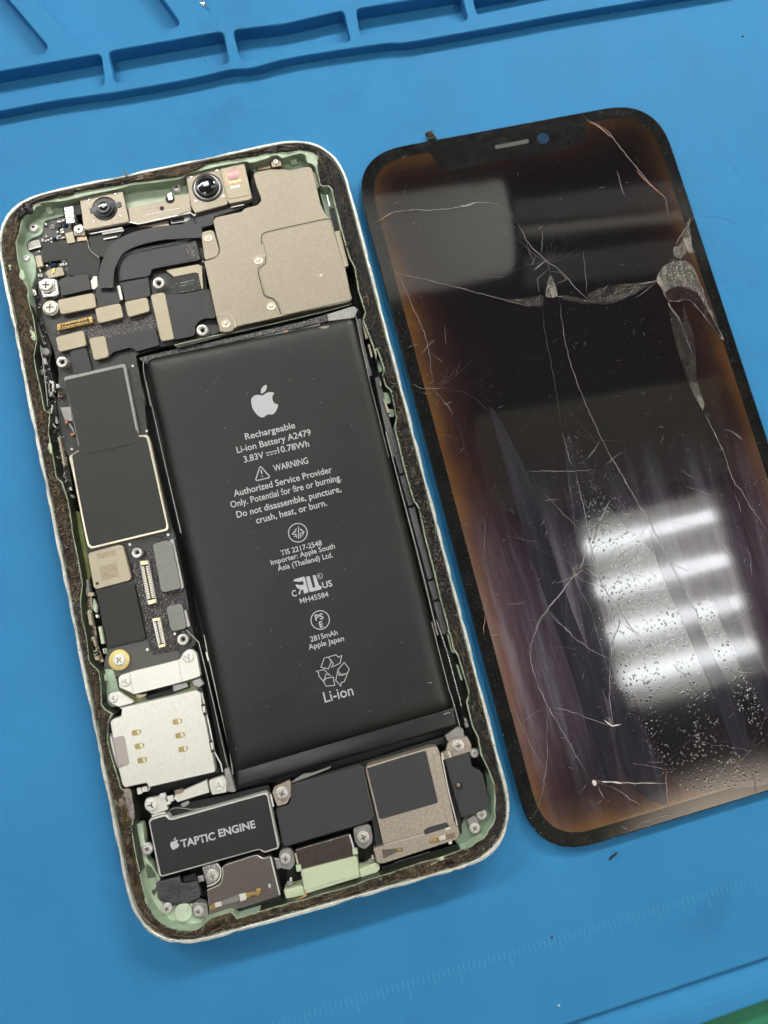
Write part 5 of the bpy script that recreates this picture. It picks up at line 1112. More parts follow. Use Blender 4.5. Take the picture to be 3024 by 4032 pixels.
# power/volume bracket under the reader
px('button_bracket', 'h', [(600, 265), (860, 145), (880, 250), (620, 330), (590, 300)], 5.1, 0.8, 'silver', ph, 0.1, 0.08)
px('button_bracket', 'h', [(875, 150), (990, 110), (1025, 150), (1020, 250), (900, 272), (880, 200)], 5.3, 1.0, 'silver', ph, 0.3, 0.1)
px('button_bracket', 'h', [(345, 350), (360, 300), (430, 290), (520, 265), (545, 390), (430, 430), (400, 425)], 4.9, 0.8, 'silver', ph, 0.3, 0.1)
px('small_bracket', 'h', [(285, 215), (320, 208), (330, 260), (295, 270)], 5.2, 0.7, 'white', ph, 0.1, 0.06); px('small_bracket', 'h', [(325, 205), (370, 195), (385, 240), (330, 250)], 5.0, 0.7, 'silver', ph, 0.1, 0.06)
for q in ([(470, 265), (515, 255), (525, 290), (480, 300)], [(530, 285), (580, 275), (590, 320), (545, 330)], [(590, 235), (660, 220), (665, 250), (600, 270)], [(520, 330), (560, 320), (565, 345), (525, 355)]):
    px('folded_tab', 'h', q, 5.3, 0.6, 'white' if q[0][0] < 560 else 'bronze', ph, 0.08, 0.06)
px('battery_side_clip', 'h', [(1000, 60), (1040, 50), (1060, 110), (1095, 240), (1070, 250), (1020, 240)], 5.3, 1.0, 'rimgrey', ph, 0.1, 0.1)
px('dark_flex', 'h', [(540, 380), (690, 330), (1060, 260), (1360, 190), (1380, 240), (1100, 310), (560, 450)], 3.9, 0.5, 'void', ph, 0.1)
px('ground_strip', 'h', [(1120, 300), (1340, 240), (1370, 250), (1160, 315)], 5.0, 0.5, 'rimgrey', ph, 0.05)
trim('loose_wire', 'h', [(545, 440), (555, 400), (590, 378), (650, 378), (740, 388), (810, 378), (830, 365)], 5.2, 0.09, 'tape', sm=4)
px('foam_lump', 'h', [(640, 345), (700, 320), (720, 340), (690, 370), (650, 375)], 4.9, 0.6, 'rimgrey', ph, 0.3, 0.2)
trim('bracket_edge', 'h', [(410, 442), (520, 412)], 5.4, 0.26, 'white'); trim('bracket_edge', 'h', [(1380, 265), (1402, 365)], 5.6, 0.30, 'white')
# ------------------------------------------------------------------ vibration motor
te = px('vibration_motor', 'h', [(382, 488), (400, 462), (520, 430), (540, 440), (560, 468), (585, 462), (1335, 252), (1362, 268), (1450, 690), (1440, 712), (1335, 745), (1315, 740), (1295, 722), (1275, 722), (500, 940), (475, 935), (465, 915)], 5.75, 2.5, 'smoothsteel', ph, 0.3, 0.14, label='black faced vibration motor with pale lettering')
bx('motor_face', 'h', [(395, 495), (410, 475), (518, 443), (545, 472), (580, 475), (1333, 266), (1350, 278), (1434, 686), (1428, 700), (1330, 730), (1300, 712), (1278, 710), (500, 925), (484, 920)], 5.83, 0.14, 'motorblack', 0.25, 0.02, te)
a_, b_ = G('h', [(652, 700), (932, 632)], 5.85)
text_mesh('printed_line', 'TAPTIC', a_, b_, 5.85, 'print', te, 0.028, cap=1.38)
a_, b_ = G('h', [(960, 614), (1260, 535)], 5.85)
text_mesh('printed_line', 'ENGINE', a_, b_, 5.85, 'print', te, 0.028, cap=1.38)
jx = lambda p: (563+(p[0]-349)*0.372+(p[1]-181)*-0.02, 652+(p[1]-195)*0.425-(p[0]-349)*0.045)
flatshape('printed_logo', 'h', [jx(p) for p in LEAF], 5.85, 'print', te, 3); flatshape('printed_logo', 'h', [jx(p) for p in BODY], 5.85, 'print', te, 3)
px('black_tape', 'h', [(440, 992), (545, 960), (635, 935), (648, 985), (665, 998), (785, 972), (812, 1085), (800, 1110), (720, 1150), (600, 1178), (585, 1165), (560, 1150), (480, 1135), (455, 1080)], 5.0, 0.8, 'flexgrey2', ph, 0.2, 0.15)
px('black_connector', 'h', [(665, 940), (765, 915), (780, 965), (670, 992)], 5.0, 1.0, 'lensblack', ph, 0.1, 0.1)
px('steel_peg', 'h', [(780, 940), (828, 928), (838, 975), (795, 985)], 5.3, 0.7, 'steel', ph, 0.12, 0.1)
screw('h', 372, 712, 42, 4.6, 'star', 'bronze screw standing beside the vibration motor')
px('corner_tab', 'h', [(490, 1170), (545, 1145), (580, 1170), (575, 1230), (510, 1250)], 4.9, 0.6, 'rimgrey', ph, 0.3, 0.06)
px('corner_tab', 'h', [(745, 1150), (860, 1160), (875, 1270), (760, 1280), (740, 1230)], 4.9, 0.6, 'rimgrey', ph, 0.3, 0.06)
# ------------------------------------------------------------------ microphone plate with gold springs
mp_ = px('microphone_plate', 'h', [(862, 1045), (960, 1010), (988, 985), (992, 930), (985, 862), (1010, 840), (1250, 762), (1275, 762), (1320, 788), (1375, 772), (1392, 785), (1458, 1080), (1450, 1098), (900, 1262), (885, 1255), (872, 1150)], 5.3, 2, 'darkmetal', ph, 0.3, 0.12)
px('screw_bay', 'h', [(818, 862), (835, 850), (940, 828), (960, 860), (965, 940), (930, 985), (862, 1005)], 5.25, 1.5, 'steel', ph, 0.2, 0.1)
trim('bay_edge', 'h', [(940, 830), (968, 870), (970, 940), (930, 990), (862, 1018)], 5.4, 0.22, 'white', sm=3); trim('bay_edge', 'h', [(985, 862), (990, 930), (960, 1000), (862, 1048)], 5.42, 0.13, 'rim', sm=3)
trim('plate_edge', 'h', [(1378, 775), (1455, 1085)], 5.4, 0.22, 'white')
bx('gold_spring', 'h', [(878, 1188), (900, 1165), (975, 1140), (980, 1170), (900, 1212), (880, 1208)], 5.5, 0.3, 'gold', 0.2, 0.1, mp_)
bx('spring_flat', 'h', [(925, 1152), (975, 1140), (982, 1175), (930, 1192)], 5.55, 0.1, 'white', 0.05, 0.02, mp_)
bx('spring_arm', 'h', [(980, 1140), (1120, 1080), (1120, 1135), (985, 1172)], 5.5, 0.1, 'rimgrey', 0.1, 0.03, mp_)
bx('spring_flat', 'h', [(1122, 1080), (1178, 1070), (1182, 1125), (1132, 1142)], 5.58, 0.1, 'white', 0.05, 0.02, mp_)
bx('gold_spring', 'h', [(1178, 1075), (1255, 1065), (1262, 1035), (1300, 1040), (1300, 1070), (1280, 1100), (1250, 1090), (1182, 1118)], 5.62, 0.25, 'gold', 0.15, 0.1, mp_)
lump('etched_star', 'h', [(1070, 1100), (1095, 1090), (1115, 1115), (1100, 1140), (1075, 1130)], 5.45, 0.1, 'crumb_black', 9, mp_)
lump('white_speck', 'h', [(1358, 1000), (1372, 992), (1385, 1015), (1375, 1038), (1358, 1025)], 5.45, 0.08, 'print', 9, mp_)
# ------------------------------------------------------------------ charging port block
px('port_cover', 'i', [(438, 748), (455, 738), (775, 645), (790, 650), (835, 775), (472, 868)], 5.4, 1.8, 'darkmetal2', ph, 0.15, 0.1)
trim('port_edge', 'i', [(440, 742), (782, 643)], 5.5, 0.14, 'steel'); trim('port_edge', 'i', [(790, 640), (828, 765)], 5.5, 0.30, 'white'); trim('port_edge', 'i', [(436, 762), (452, 830)], 5.5, 0.28, 'rim')
px('port_block', 'i', [(470, 870), (828, 776), (842, 800), (858, 922), (505, 1032), (492, 1000)], 5.2, 3.0, 'mintblock', ph, 0.15, 0.15)
trim('port_block_line', 'i', [(492, 1008), (700, 945), (850, 905)], 5.24, 0.06, 'mint_deep')
px('port_cup', 'i', [(358, 1004), (400, 998), (478, 975), (488, 990), (502, 1035), (470, 1050), (375, 1062)], 5.0, 3.0, 'mintblock', ph, 0.3, 0.15)
px('port_cup', 'i', [(850, 868), (880, 862), (962, 825), (985, 840), (990, 865), (965, 895), (862, 925)], 5.0, 3.0, 'mintblock', ph, 0.3, 0.15)
px('port_tab', 'i', [(438, 845), (470, 838), (478, 878), (445, 886)], 5.7, 0.8, 'mint', ph, 0.08, 0.08); px('port_tab', 'i', [(808, 740), (840, 735), (845, 768), (812, 775)], 5.7, 0.8, 'mint', ph, 0.08, 0.08)
for (x, y) in ((400, 960), (935, 812)): px('spring_bit', 'i', [(x-20, y-10), (x+15, y-22), (x+18, y+5), (x-14, y+18)], 4.6, 0.5, 'steel', ph, 0.1, 0.1); px('spring_bit', 'i', [(x-2, y-32), (x+14, y-34), (x+12, y-12), (x, y-10)], 4.9, 0.5, 'white', ph, 0.1, 0.08)
px('screw_bay', 'i', [(815, 600), (835, 588), (905, 570), (930, 590), (942, 660), (935, 700), (890, 738), (850, 720), (822, 680)], 5.0, 0.8, 'rimgrey', ph, 0.3, 0.1)
px('screw_bay', 'i', [(330, 760), (350, 735), (400, 725), (430, 770), (435, 830), (405, 872), (350, 865), (330, 820)], 4.8, 0.8, 'rimgrey', ph, 0.3, 0.1)
px('bright_fold', 'i', [(298, 795), (328, 800), (345, 860), (315, 870)], 5.0, 0.6, 'steel', ph, 0.1, 0.08)
# ------------------------------------------------------------------ loudspeaker
px('speaker_tab', 'i', [(285, 365), (300, 330), (400, 285), (410, 330), (405, 395), (380, 440), (318, 458)], 5.3, 0.8, 'bronze_pale', ph, 0.3, 0.08)
px('loudspeaker_box', 'i', [(308, 475), (390, 450), (408, 410), (405, 330), (415, 318), (845, 196), (870, 205), (888, 235), (948, 530), (940, 548), (880, 572), (370, 722), (352, 705)], 5.6, 2.4, 'foam2', ph, 0.3, 0.15, label='charcoal loudspeaker box with a velvety film')
trim('box_seam', 'i', [(850, 192), (880, 212), (905, 330), (942, 490), (948, 520)], 5.66, 0.06, 'rimgrey', sm=2)
px('black_gap_strip', 'i', [(872, 195), (905, 190), (1015, 700), (965, 730), (940, 560)], 5.0, 0.5, 'black', ph, 0.1, 0.05)
sp = px('speaker_plate', 'i', [(898, 205), (915, 190), (1335, 65), (1365, 72), (1380, 110), (1480, 575), (1502, 590), (1508, 640), (1490, 675), (1010, 832), (972, 828), (945, 735), (985, 720), (1015, 712)], 5.75, 2.4, 'speakermetal', ph, 0.25, 0.12, label='brownish metal loudspeaker plate')
bx('speaker_film', 'i', [(905, 208), (915, 200), (1278, 95), (1290, 100), (1368, 425), (1362, 435), (1000, 540), (985, 535)], 5.84, 0.1, 'foam2', 0.15, 0.03, sp)
bx('speaker_recess', 'i', [(1275, 612), (1300, 595), (1425, 560), (1445, 590), (1290, 640), (1278, 635)], 5.80, 0.1, 'foam2', 0.2, 0.02, sp)
trim('plate_line', 'i', [(1340, 200), (1345, 135), (1375, 112), (1390, 110)], 5.80, 0.07, 'bronze', sm=2, parent=sp); trim('plate_line', 'i', [(1340, 195), (1380, 350), (1430, 560), (1450, 580), (1495, 570)], 5.80, 0.07, 'bronze', parent=sp)
trim('plate_line', 'i', [(1015, 700), (1270, 628)], 5.80, 0.06, 'bronze', parent=sp); trim('plate_line', 'i', [(1018, 712), (1275, 640)], 5.80, 0.06, 'white', parent=sp)
trim('plate_edge', 'i', [(1392, 130), (1440, 370), (1495, 580)], 5.9, 0.2, 'white'); trim('plate_edge', 'i', [(902, 205), (1340, 68), (1365, 78), (1378, 110)], 5.88, 0.08, 'rim')
trim('plate_edge', 'i', [(898, 215), (950, 430), (1000, 640), (1012, 700)], 5.88, 0.09, 'rim')
bx('spring_slot', 'i', [(1308, 690), (1320, 672), (1440, 635), (1478, 625), (1482, 660), (1330, 700), (1315, 702)], 5.8, 0.1, 'bronze', 0.15, 0.02, sp)
bx('gold_spring', 'i', [(1318, 688), (1328, 675), (1375, 655), (1380, 675), (1330, 698)], 6.0, 0.3, 'gold', 0.12, 0.08, sp); bx('spring_flat', 'i', [(1375, 652), (1415, 642), (1420, 670), (1380, 682)], 6.05, 0.1, 'white', 0.05, 0.02, sp)
bx('spring_flat', 'i', [(1415, 600), (1445, 590), (1450, 606), (1418, 616)], 5.9, 0.1, 'white', 0.05, 0.02, sp); bx('spring_flat', 'i', [(1435, 688), (1458, 682), (1460, 700), (1438, 706)], 5.9, 0.1, 'white', 0.05, 0.02, sp)
bx('spring_slot', 'i', [(1000, 740), (1100, 730), (1135, 725), (1140, 750), (1100, 755), (1012, 800)], 5.8, 0.1, 'darkmetal', 0.15, 0.02, sp); bx('gold_spring', 'i', [(1095, 738), (1128, 732), (1132, 748), (1100, 752)], 6.0, 0.2, 'gold', 0.12, 0.08, sp)
lump('etched_star', 'i', [(975, 768), (990, 755), (998, 780), (985, 800), (972, 790)], 5.85, 0.08, 'crumb_black', 10, sp)
# black module at the lower right
vm = px('black_module', 'i', [(1412, 152), (1560, 105), (1580, 125), (1588, 195), (1610, 215), (1645, 225), (1662, 250), (1705, 440), (1690, 470), (1610, 508), (1520, 532)], 5.7, 2.4, 'foam2', ph, 0.25, 0.12)
c = at(900+1505/1.659, 2900+325/1.659, 5.75); lathe('module_hole', c, [(0.75, 5.71), (0.75, 5.735)], 'void', vm, 18); c2 = at(900+1500/1.659, 2900+318/1.659, 5.78); lathe('module_pin', c2, [(0.38, 5.74), (0.36, 5.8), (0.2, 5.84)], 'bronze', vm, 12)
px('module_bracket', 'i', [(1385, 112), (1420, 100), (1430, 50), (1455, 20), (1560, 0), (1590, 60), (1580, 100), (1480, 130), (1405, 155)], 5.4, 1.0, 'bronze_pale', ph, 0.3, 0.1)
for k in range(4): px('bracket_rib', 'i', [(1388+22*k, 112-6*k), (1400+22*k, 109-6*k), (1410+22*k, 150-7*k), (1398+22*k, 154-7*k)], 5.6, 0.5, 'white' if k % 2 == 0 else 'beige', ph, 0.05, 0.05)
px('battery_side_clip', 'l', [(1360, 600), (1440, 545), (1470, 560), (1480, 620), (1420, 610), (1380, 640)], 4.8, 0.8, 'rimgrey', ph, 0.2, 0.1)
px('lower_tab', 'i', [(1555, 545), (1605, 510), (1640, 560), (1600, 600), (1575, 590)], 5.0, 0.7, 'rimgrey', ph, 0.2, 0.08)
px('black_gap_strip', 'i', [(1398, 150), (1412, 150), (1520, 540), (1525, 640), (1500, 600)], 4.6, 0.5, 'void', ph, 0.1, 0.02)
px('bottom_bar', 'i', [(1000, 850), (1490, 705), (1495, 735), (1010, 885)], 4.4, 0.8, 'black', ph, 0.1, 0.1)
px('bottom_bar', 'i', [(0, 1130), (330, 1040), (345, 1065), (60, 1150)], 4.4, 0.8, 'black', ph, 0.1, 0.1)
trim('flex_line', 'BN', [(640, 400), (900, 320), (1150, 245), (1215, 215)], 4.7, 0.1, 'rimgrey', sm=2)
# ------------------------------------------------------------------ every screw in view
screw('c', 378, 255, 52, 5.6, 'phillips', 'steel screw on the square bracket at the upper left'); px('screw_tab', 'c', [(310, 225), (330, 215), (440, 200), (465, 215), (480, 330), (450, 345), (350, 355)], 5.1, 1.2, 'steel', ph, 0.2, 0.1)
screw('c', 412, 440, 55, 5.0, 'phillips', 'gold ringed screw at the upper left of the board'); 
c = at(412/2.07375, 1000+440/2.07375, 4.9); lathe('gold_ring', c, [(1.55, 4.6), (1.55, 4.85), (1.45, 4.9), (0.9, 4.9)], 'rim', ph, 28)
for cr, x, y, r in (('c', 1295, 238, 48), ('d', 200, 622, 48), ('c', 506, 882, 46), ('f', 703, 366, 42), ('f', 1078, 1074, 46)): screw(cr, x, y, r, 5.4, 'standoff', nm='standoff')
c = at(300+350/2.07375, 2500+205/2.07375, 4.6); lathe('gold_ring', c, [(1.95, 4.3), (1.95, 4.6), (1.85, 4.65), (1.0, 4.65)], 'goldpaint', ph, 32)
screw('g', 352, 205, 46, 4.8, 'phillips_white', 'pale screw inside the yellow ring')
for cr, x, y, r, z in (('g', 402, 380, 42, 5.5), ('g', 915, 180, 46, 5.5), ('g', 300, 515, 38, 5.4), ('h', 405, 352, 48, 5.2), ('h', 958, 190, 44, 5.4)): screw(cr, x, y, r, z, 'tri')
for cr, x, y, r, z in (('i', 350, 373, 36, 5.6), ('i', 880, 660, 34, 5.4), ('i', 372, 800, 30, 5.1), ('i', 1500, 60, 34, 5.6), ('i', 1608, 600, 30, 5.1), ('i', 1652, 510, 30, 4.9), ('h', 905, 930, 42, 5.5)): screw(cr, x, y, r, z, 'phillips')
for cr, x, y, r, z in (('h', 535, 1200, 38, 5.1), ('h', 790, 1222, 36, 5.1), ('a', 645, 838, 38, 5.5), ('a', 275, 820, 36, 4.7), ('i', 1606, 108, 26, 4.7), ('a', 1440, 492, 34, 4.9), ('TL', 430, 1310, 50, 4.8), ('b', 800, 282, 22, 5.7)): screw(cr, x, y, r, z, 'star')

# ------------------------------------------------------------------ THE CRACKED SCREEN
ds = thing('cracked_screen', (108, -77, 0), 'shattered black phone screen with amber edges lying beside the open phone', 'phone screen')
DC = [(73.9, -3.0), (142.0, -5.1), (143.4, -149.5), (74.0, -150.9)]
def warp(x, y, s, t): 
    b = math.sin(math.pi*max(0, min(1, t))); return (x-0.55*b*(1-s)-0.1*b*s, y)
DW, DH, DR = 68.6, 146.0, 13.0
def dring(name, prof, mat, attr=False, **k): return rings(name, DC, DW, DH, DR, prof, mat, ds, attr, warp, n=26, **k)
dring('screen_body', [(0.6, 0.1, 0), (0.25, 0.5, 0), (0.02, 0.9, 0), (0.0, 1.5, 0), (0.05, 1.88, 0), (0.25, 2.0, 0), (1.2, 2.0, 0)], 'bezel')
pr = [(2.65, 2.004, 0.0)]+[(2.65+d, 2.006, d/16) for d in (0.3, 0.8, 1.5, 2.3, 3.2, 4.4, 5.8, 7.5, 10, 13, 16)]
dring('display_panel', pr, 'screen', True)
def dpx(name, cr, pts, z, mat, r=0.4, sm=0, parent=ds, th=0.0):
    p = G(cr, pts, z)
    if sm: p = smooth(p, sm)
    elif r: p = rounded(p, r, 4)
    if th: return plate(name, p, z, th, mat, parent, 0, min(0.02, th*.4))
    p = ccw(p); bm = bmesh.new(); v = [bm.verts.new((x, y, z)) for x, y in p]
    for t in tessellate_polygon([[Vector((x, y, 0)) for x, y in p]]):
        q = [v[i] for i in t]
        if (q[1].co-q[0].co).cross(q[2].co-q[0].co).z < 0: q.reverse()
        bm.faces.new(q)
    return finish(name, bm, mat, parent)
nt_pts = GX(2.012, ('s1', [(535, 372), (552, 385), (568, 420), (600, 468), (640, 492), (700, 502), (745, 492), (1000, 438), (1335, 383)]), ('s2', [(0, 380), (130, 352), (240, 325), (300, 300), (332, 262), (342, 210), (336, 160), (345, 138), (330, 100), (150, 110), (0, 142)]), ('s1', [(1320, 145), (900, 225), (560, 300)]))
plate('sensor_notch', nt_pts, 2.012, 0.01, 'notch', ds, 0, 0)
p = G('s1', [(1010, 318), (1255, 272), (1258, 300), (1015, 345)], 2.02); plate('earpiece_grille', rounded(p, 0.7, 6), 2.03, 0.02, 'grille', ds, 0, 0)
stroke('grille_rim', rounded(p, 0.7, 6), 0.09, 2.035, 'void', ds, True)
c = at(1400+1360/1.84333, 400+268/1.84333, 2.02); lathe('camera_hole', c, [(1.27, 2.015), (1.27, 2.03)], 'bluehole', ds, 26)
# bubbled patch of laminate and the smooth scuffed strips round it
Z1 = 2.022
dpx('blistered_layer', 'p', [(2262, 1712), (2300, 1800), (2345, 1905), (2400, 1990), (2470, 2080), (2560, 2160), (2640, 2280), (2700, 2390), (2790, 2360), (2850, 2480), (2910, 2620), (2975, 2740), (3060, 2900), (3060, 3080), (2860, 3100), (2800, 3120), (2700, 3110), (2640, 3060), (2600, 2970), (2540, 2870), (2500, 2740), (2440, 2720), (2400, 2600), (2395, 2420), (2350, 2300), (2330, 2180), (2310, 2080), (2280, 1960), (2265, 1850)], Z1, 'bubble', 0, 2)
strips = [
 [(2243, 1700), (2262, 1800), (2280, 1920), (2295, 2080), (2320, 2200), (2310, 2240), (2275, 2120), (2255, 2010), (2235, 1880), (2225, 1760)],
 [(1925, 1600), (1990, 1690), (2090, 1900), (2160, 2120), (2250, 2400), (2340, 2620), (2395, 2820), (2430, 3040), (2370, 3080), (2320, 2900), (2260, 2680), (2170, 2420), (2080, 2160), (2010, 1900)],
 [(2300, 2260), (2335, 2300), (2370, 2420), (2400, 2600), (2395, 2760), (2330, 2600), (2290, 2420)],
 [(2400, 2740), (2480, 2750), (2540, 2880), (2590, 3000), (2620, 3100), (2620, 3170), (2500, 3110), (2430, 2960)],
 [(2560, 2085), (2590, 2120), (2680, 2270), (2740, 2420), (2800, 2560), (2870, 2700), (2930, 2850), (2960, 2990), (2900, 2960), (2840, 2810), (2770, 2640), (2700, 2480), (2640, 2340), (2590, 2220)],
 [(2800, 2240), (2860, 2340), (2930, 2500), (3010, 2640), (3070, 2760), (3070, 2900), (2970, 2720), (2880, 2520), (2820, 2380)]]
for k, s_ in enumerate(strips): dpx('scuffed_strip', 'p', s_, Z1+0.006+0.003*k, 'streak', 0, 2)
# lifted film flaps
dpx('lifted_film', 's4', [(850, 200), (870, 130), (920, 75), (985, 50), (1060, 55), (1115, 90), (1145, 150), (1170, 220), (1210, 320), (1240, 420), (1290, 520), (1335, 600), (1338, 630), (1290, 580), (1230, 500), (1150, 400), (1100, 345), (1045, 335), (1010, 345), (940, 340), (905, 270)], 2.20, 'flap', 0, 2, th=0.12)
dpx('lifted_film', 's4', [(945, 370), (1000, 420), (1045, 530), (1045, 340), (1060, 420), (1100, 520), (1130, 640), (1135, 760), (1135, 860), (1150, 940), (1180, 1030), (1200, 1100), (1190, 1140), (1150, 1080), (1100, 970), (1060, 870), (1010, 720), (975, 600), (945, 470)], 2.14, 'flap_warm', 0, 0, th=0.08)
dpx('lifted_film_shade', 's4', [(912, 282), (960, 245), (1020, 232), (1100, 262), (1160, 300), (1225, 420), (1290, 530), (1328, 612), (1290, 572), (1232, 492), (1152, 392), (1102, 338), (1045, 328), (1010, 338), (944, 334)], 2.215, 'flap_dark', 0, 2, th=0.01)  # dark overlay paints the shading on the curved film's lower part
dpx('film_point', 's4', [(1082, 935), (1150, 935), (1168, 1000), (1200, 1090), (1185, 1140), (1140, 1060)], 2.19, 'flap', 0, 0, th=0.04)
dpx('film_shard', 's4', [(82, 148), (100, 180), (118, 230), (132, 300), (100, 318), (40, 312), (48, 240), (65, 180)], 2.16, 'flap', 0, 0, th=0.1)
dpx('film_shard', 's4', [(130, 298), (200, 300), (290, 320), (360, 345), (345, 290), (440, 245), (600, 220), (760, 205), (850, 195), (845, 210), (700, 280), (640, 310), (560, 350), (470, 370), (360, 350), (260, 340), (150, 315)], 2.08, 'flap_warm', 0, 0, th=0.05)
dpx('film_shard', 's3', [(1060, 330), (1180, 325), (1360, 300), (1365, 375), (1280, 375), (1180, 360)], 2.08, 'flap_warm', 0, 0, th=0.05)
dpx('film_shard', 's2', [(1110, 845), (1085, 905), (1100, 970), (1108, 1060), (1135, 1100), (1090, 1098), (1060, 1095), (1030, 1150), (980, 1130), (968, 1060), (1010, 1045), (1040, 1010), (1045, 960), (1080, 860), (1090, 848)], 2.1, 'flap', 0, 0, th=0.06)
dpx('film_shard', 's4', [(1195, 265), (1240, 320), (1260, 400), (1300, 520), (1285, 515), (1240, 420)], 2.08, 'flap_warm', 0, 0, th=0.05)
# cracks
def crack(cr, pts, wd=0.10, mat='crackline', z=2.09, wob=0.13, taper=True, sub=7, dark=True):
    wd *= 0.68
    p = G(cr, pts, z); rd = random.Random(int(pts[0][0]*7+pts[0][1])); out = []
    for a, b in zip(p, p[1:]):
        L_ = math.hypot(b[0]-a[0], b[1]-a[1]); n = max(1, int(L_/0.7)); nx, ny = -(b[1]-a[1])/max(L_, 1e-6), (b[0]-a[0])/max(L_, 1e-6)
        for k in range(n):
            o = rd.uniform(-wob, wob) if k else 0; out.append((a[0]+(b[0]-a[0])*k/n+nx*o, a[1]+(b[1]-a[1])*k/n+ny*o))
    out.append(p[-1])
    bm = bmesh.new(); add_stroke(bm, out, wd, z, False, 0.0, taper)
    if dark: add_stroke(bm, [(x+wd*0.8, y-wd*0.4) for x, y in out], wd*1.0, z-0.02, False, 0, taper, 1)
    finish('crack', bm, [mat, 'crackdark'], ds)
crack('s1', [(98, 892), (130, 880), (170, 868), (215, 832), (280, 800), (400, 788), (600, 786), (700, 775), (800, 752), (885, 730), (960, 730), (1040, 750), (1110, 795), (1165, 860)], 0.13)
crack('s1', [(740, 770), (800, 758), (885, 731)], 0.32); crack('s1', [(160, 876), (210, 838), (270, 806)], 0.26, 'crackgold')
crack('s1', [(1165, 860), (1210, 940), (1240, 1010), (1300, 1080), (1350, 1120), (1390, 1155), (1412, 1235)], 0.11)
crack('s1', [(1240, 1010), (1260, 1090), (1285, 1150)], 0.05); crack('s1', [(1310, 1100), (1300, 1140), (1275, 1190)], 0.07); crack('s1', [(1358, 935), (1355, 1040), (1342, 1105)], 0.07)
crack('s1', [(1390, 1155), (1340, 1185), (1290, 1222)], 0.22); crack('s1', [(1400, 1215), (1350, 1260), (1318, 1290), (1330, 1390)], 0.08)
crack('s4', [(0, 10), (50, 55), (130, 100), (190, 160), (265, 250), (345, 320), (360, 345)], 0.12); crack('s4', [(75, 130), (150, 130), (200, 178), (120, 222)], 0.08)
crack('s2', [(300, 88), (350, 130), (420, 165), (490, 210), (540, 270), (600, 350), (660, 425), (720, 500), (790, 580), (850, 640), (910, 695), (930, 770), (945, 870)], 0.13)
crack('s2', [(340, 140), (400, 165), (460, 205), (520, 260)], 0.22, 'crackgold'); crack('s2', [(700, 495), (780, 580), (840, 635), (900, 692)], 0.26, 'crackgold')
crack('s2', [(565, 500), (580, 570), (600, 640), (622, 690)], 0.12); crack('s2', [(318, 1080), (330, 1200), (345, 1395)], 0.07); crack('s2', [(1105, 850), (1060, 920), (1020, 980), (990, 1040)], 0.14)
crack('s3', [(190, 5), (240, 50), (275, 110), (310, 145), (470, 175), (700, 235), (900, 285), (1050, 325), (1200, 365), (1350, 385)], 0.10)
crack('s3', [(310, 145), (370, 280), (430, 420), (500, 570), (530, 690), (545, 800), (555, 900), (560, 965)], 0.10); crack('s3', [(535, 715), (580, 745), (635, 790)], 0.06)
crack('s3', [(405, 945), (480, 975), (560, 975), (655, 975)], 0.09); crack('s3', [(565, 985), (620, 1040), (670, 1100), (710, 1170)], 0.09); crack('s3', [(630, 1092), (705, 1070)], 0.09); crack('s3', [(660, 975), (780, 1000), (880, 1055), (985, 1170)], 0.07, 'crackfaint')
crack('s3', [(480, 725), (515, 680), (575, 620)], 0.12); crack('s3', [(385, 680), (430, 660), (465, 655)], 0.08); crack('s3', [(650, 510), (652, 600), (650, 670)], 0.06)
crack('s3', [(710, 1180), (760, 1280), (790, 1420), (830, 1500)], 0.05, 'crackfaint')
crack('s4', [(20, 370), (35, 550), (65, 700), (100, 880), (135, 1080), (150, 1250)], 0.09, 'crackfaint'); crack('s4', [(148, 320), (155, 450), (180, 600), (215, 760), (270, 930), (330, 1080), (390, 1210), (450, 1340), (520, 1475)], 0.12)
crack('s4', [(850, 195), (790, 250), (735, 295), (690, 320)], 0.08); crack('s4', [(850, 190), (780, 210), (720, 215)], 0.14); crack('s4', [(935, 350), (960, 400), (1000, 450), (1040, 520)], 0.34, 'white')
crack('s4', [(1040, 520), (1060, 590), (1090, 670), (1110, 730)], 0.2); crack('s4', [(985, 50), (1060, 60), (1115, 95), (1160, 200), (1215, 350), (1260, 470), (1300, 550), (1340, 610)], 0.22)
crack('s4', [(1265, 480), (1290, 520)], 0.35, 'white'); crack('s4', [(905, 210), (990, 215), (1060, 260), (1130, 330)], 0.1); crack('s4', [(1000, 350), (1080, 300), (1135, 262)], 0.08); crack('s4', [(850, 190), (880, 240), (910, 300), (940, 350)], 0.16)
crack('s4', [(1200, 1150), (1240, 1240), (1290, 1340), (1330, 1430)], 0.14); crack('s6', [(1265, 0), (1330, 130), (1370, 260), (1420, 380), (1470, 430), (1520, 530), (1590, 620), (1659, 740)], 0.13)
crack('s4', [(1335, 1275), (1400, 1290), (1475, 1350)], 0.13); crack('s6', [(1385, 5), (1430, 20), (1475, 55)], 0.13)
crack('s6', [(420, 0), (480, 110), (560, 250), (640, 390), (740, 560), (820, 690), (880, 810), (950, 950), (1040, 1120), (1130, 1290), (1210, 1475)], 0.16); crack('s6', [(165, 0), (210, 180), (245, 260)], 0.1)
crack('s6', [(205, 260), (240, 560), (260, 700), (280, 870), (320, 970)], 0.10, 'crackfaint'); crack('s6', [(255, 270), (300, 450), (345, 660), (370, 820), (420, 1010)], 0.10)
crack('s6', [(515, 485), (480, 580), (430, 660), (395, 790)], 0.2); crack('s6', [(610, 140), (540, 190), (470, 250)], 0.07); crack('s6', [(445, 62), (400, 130), (340, 205)], 0.12); crack('s6', [(0, 285), (200, 288), (420, 275)], 0.06)
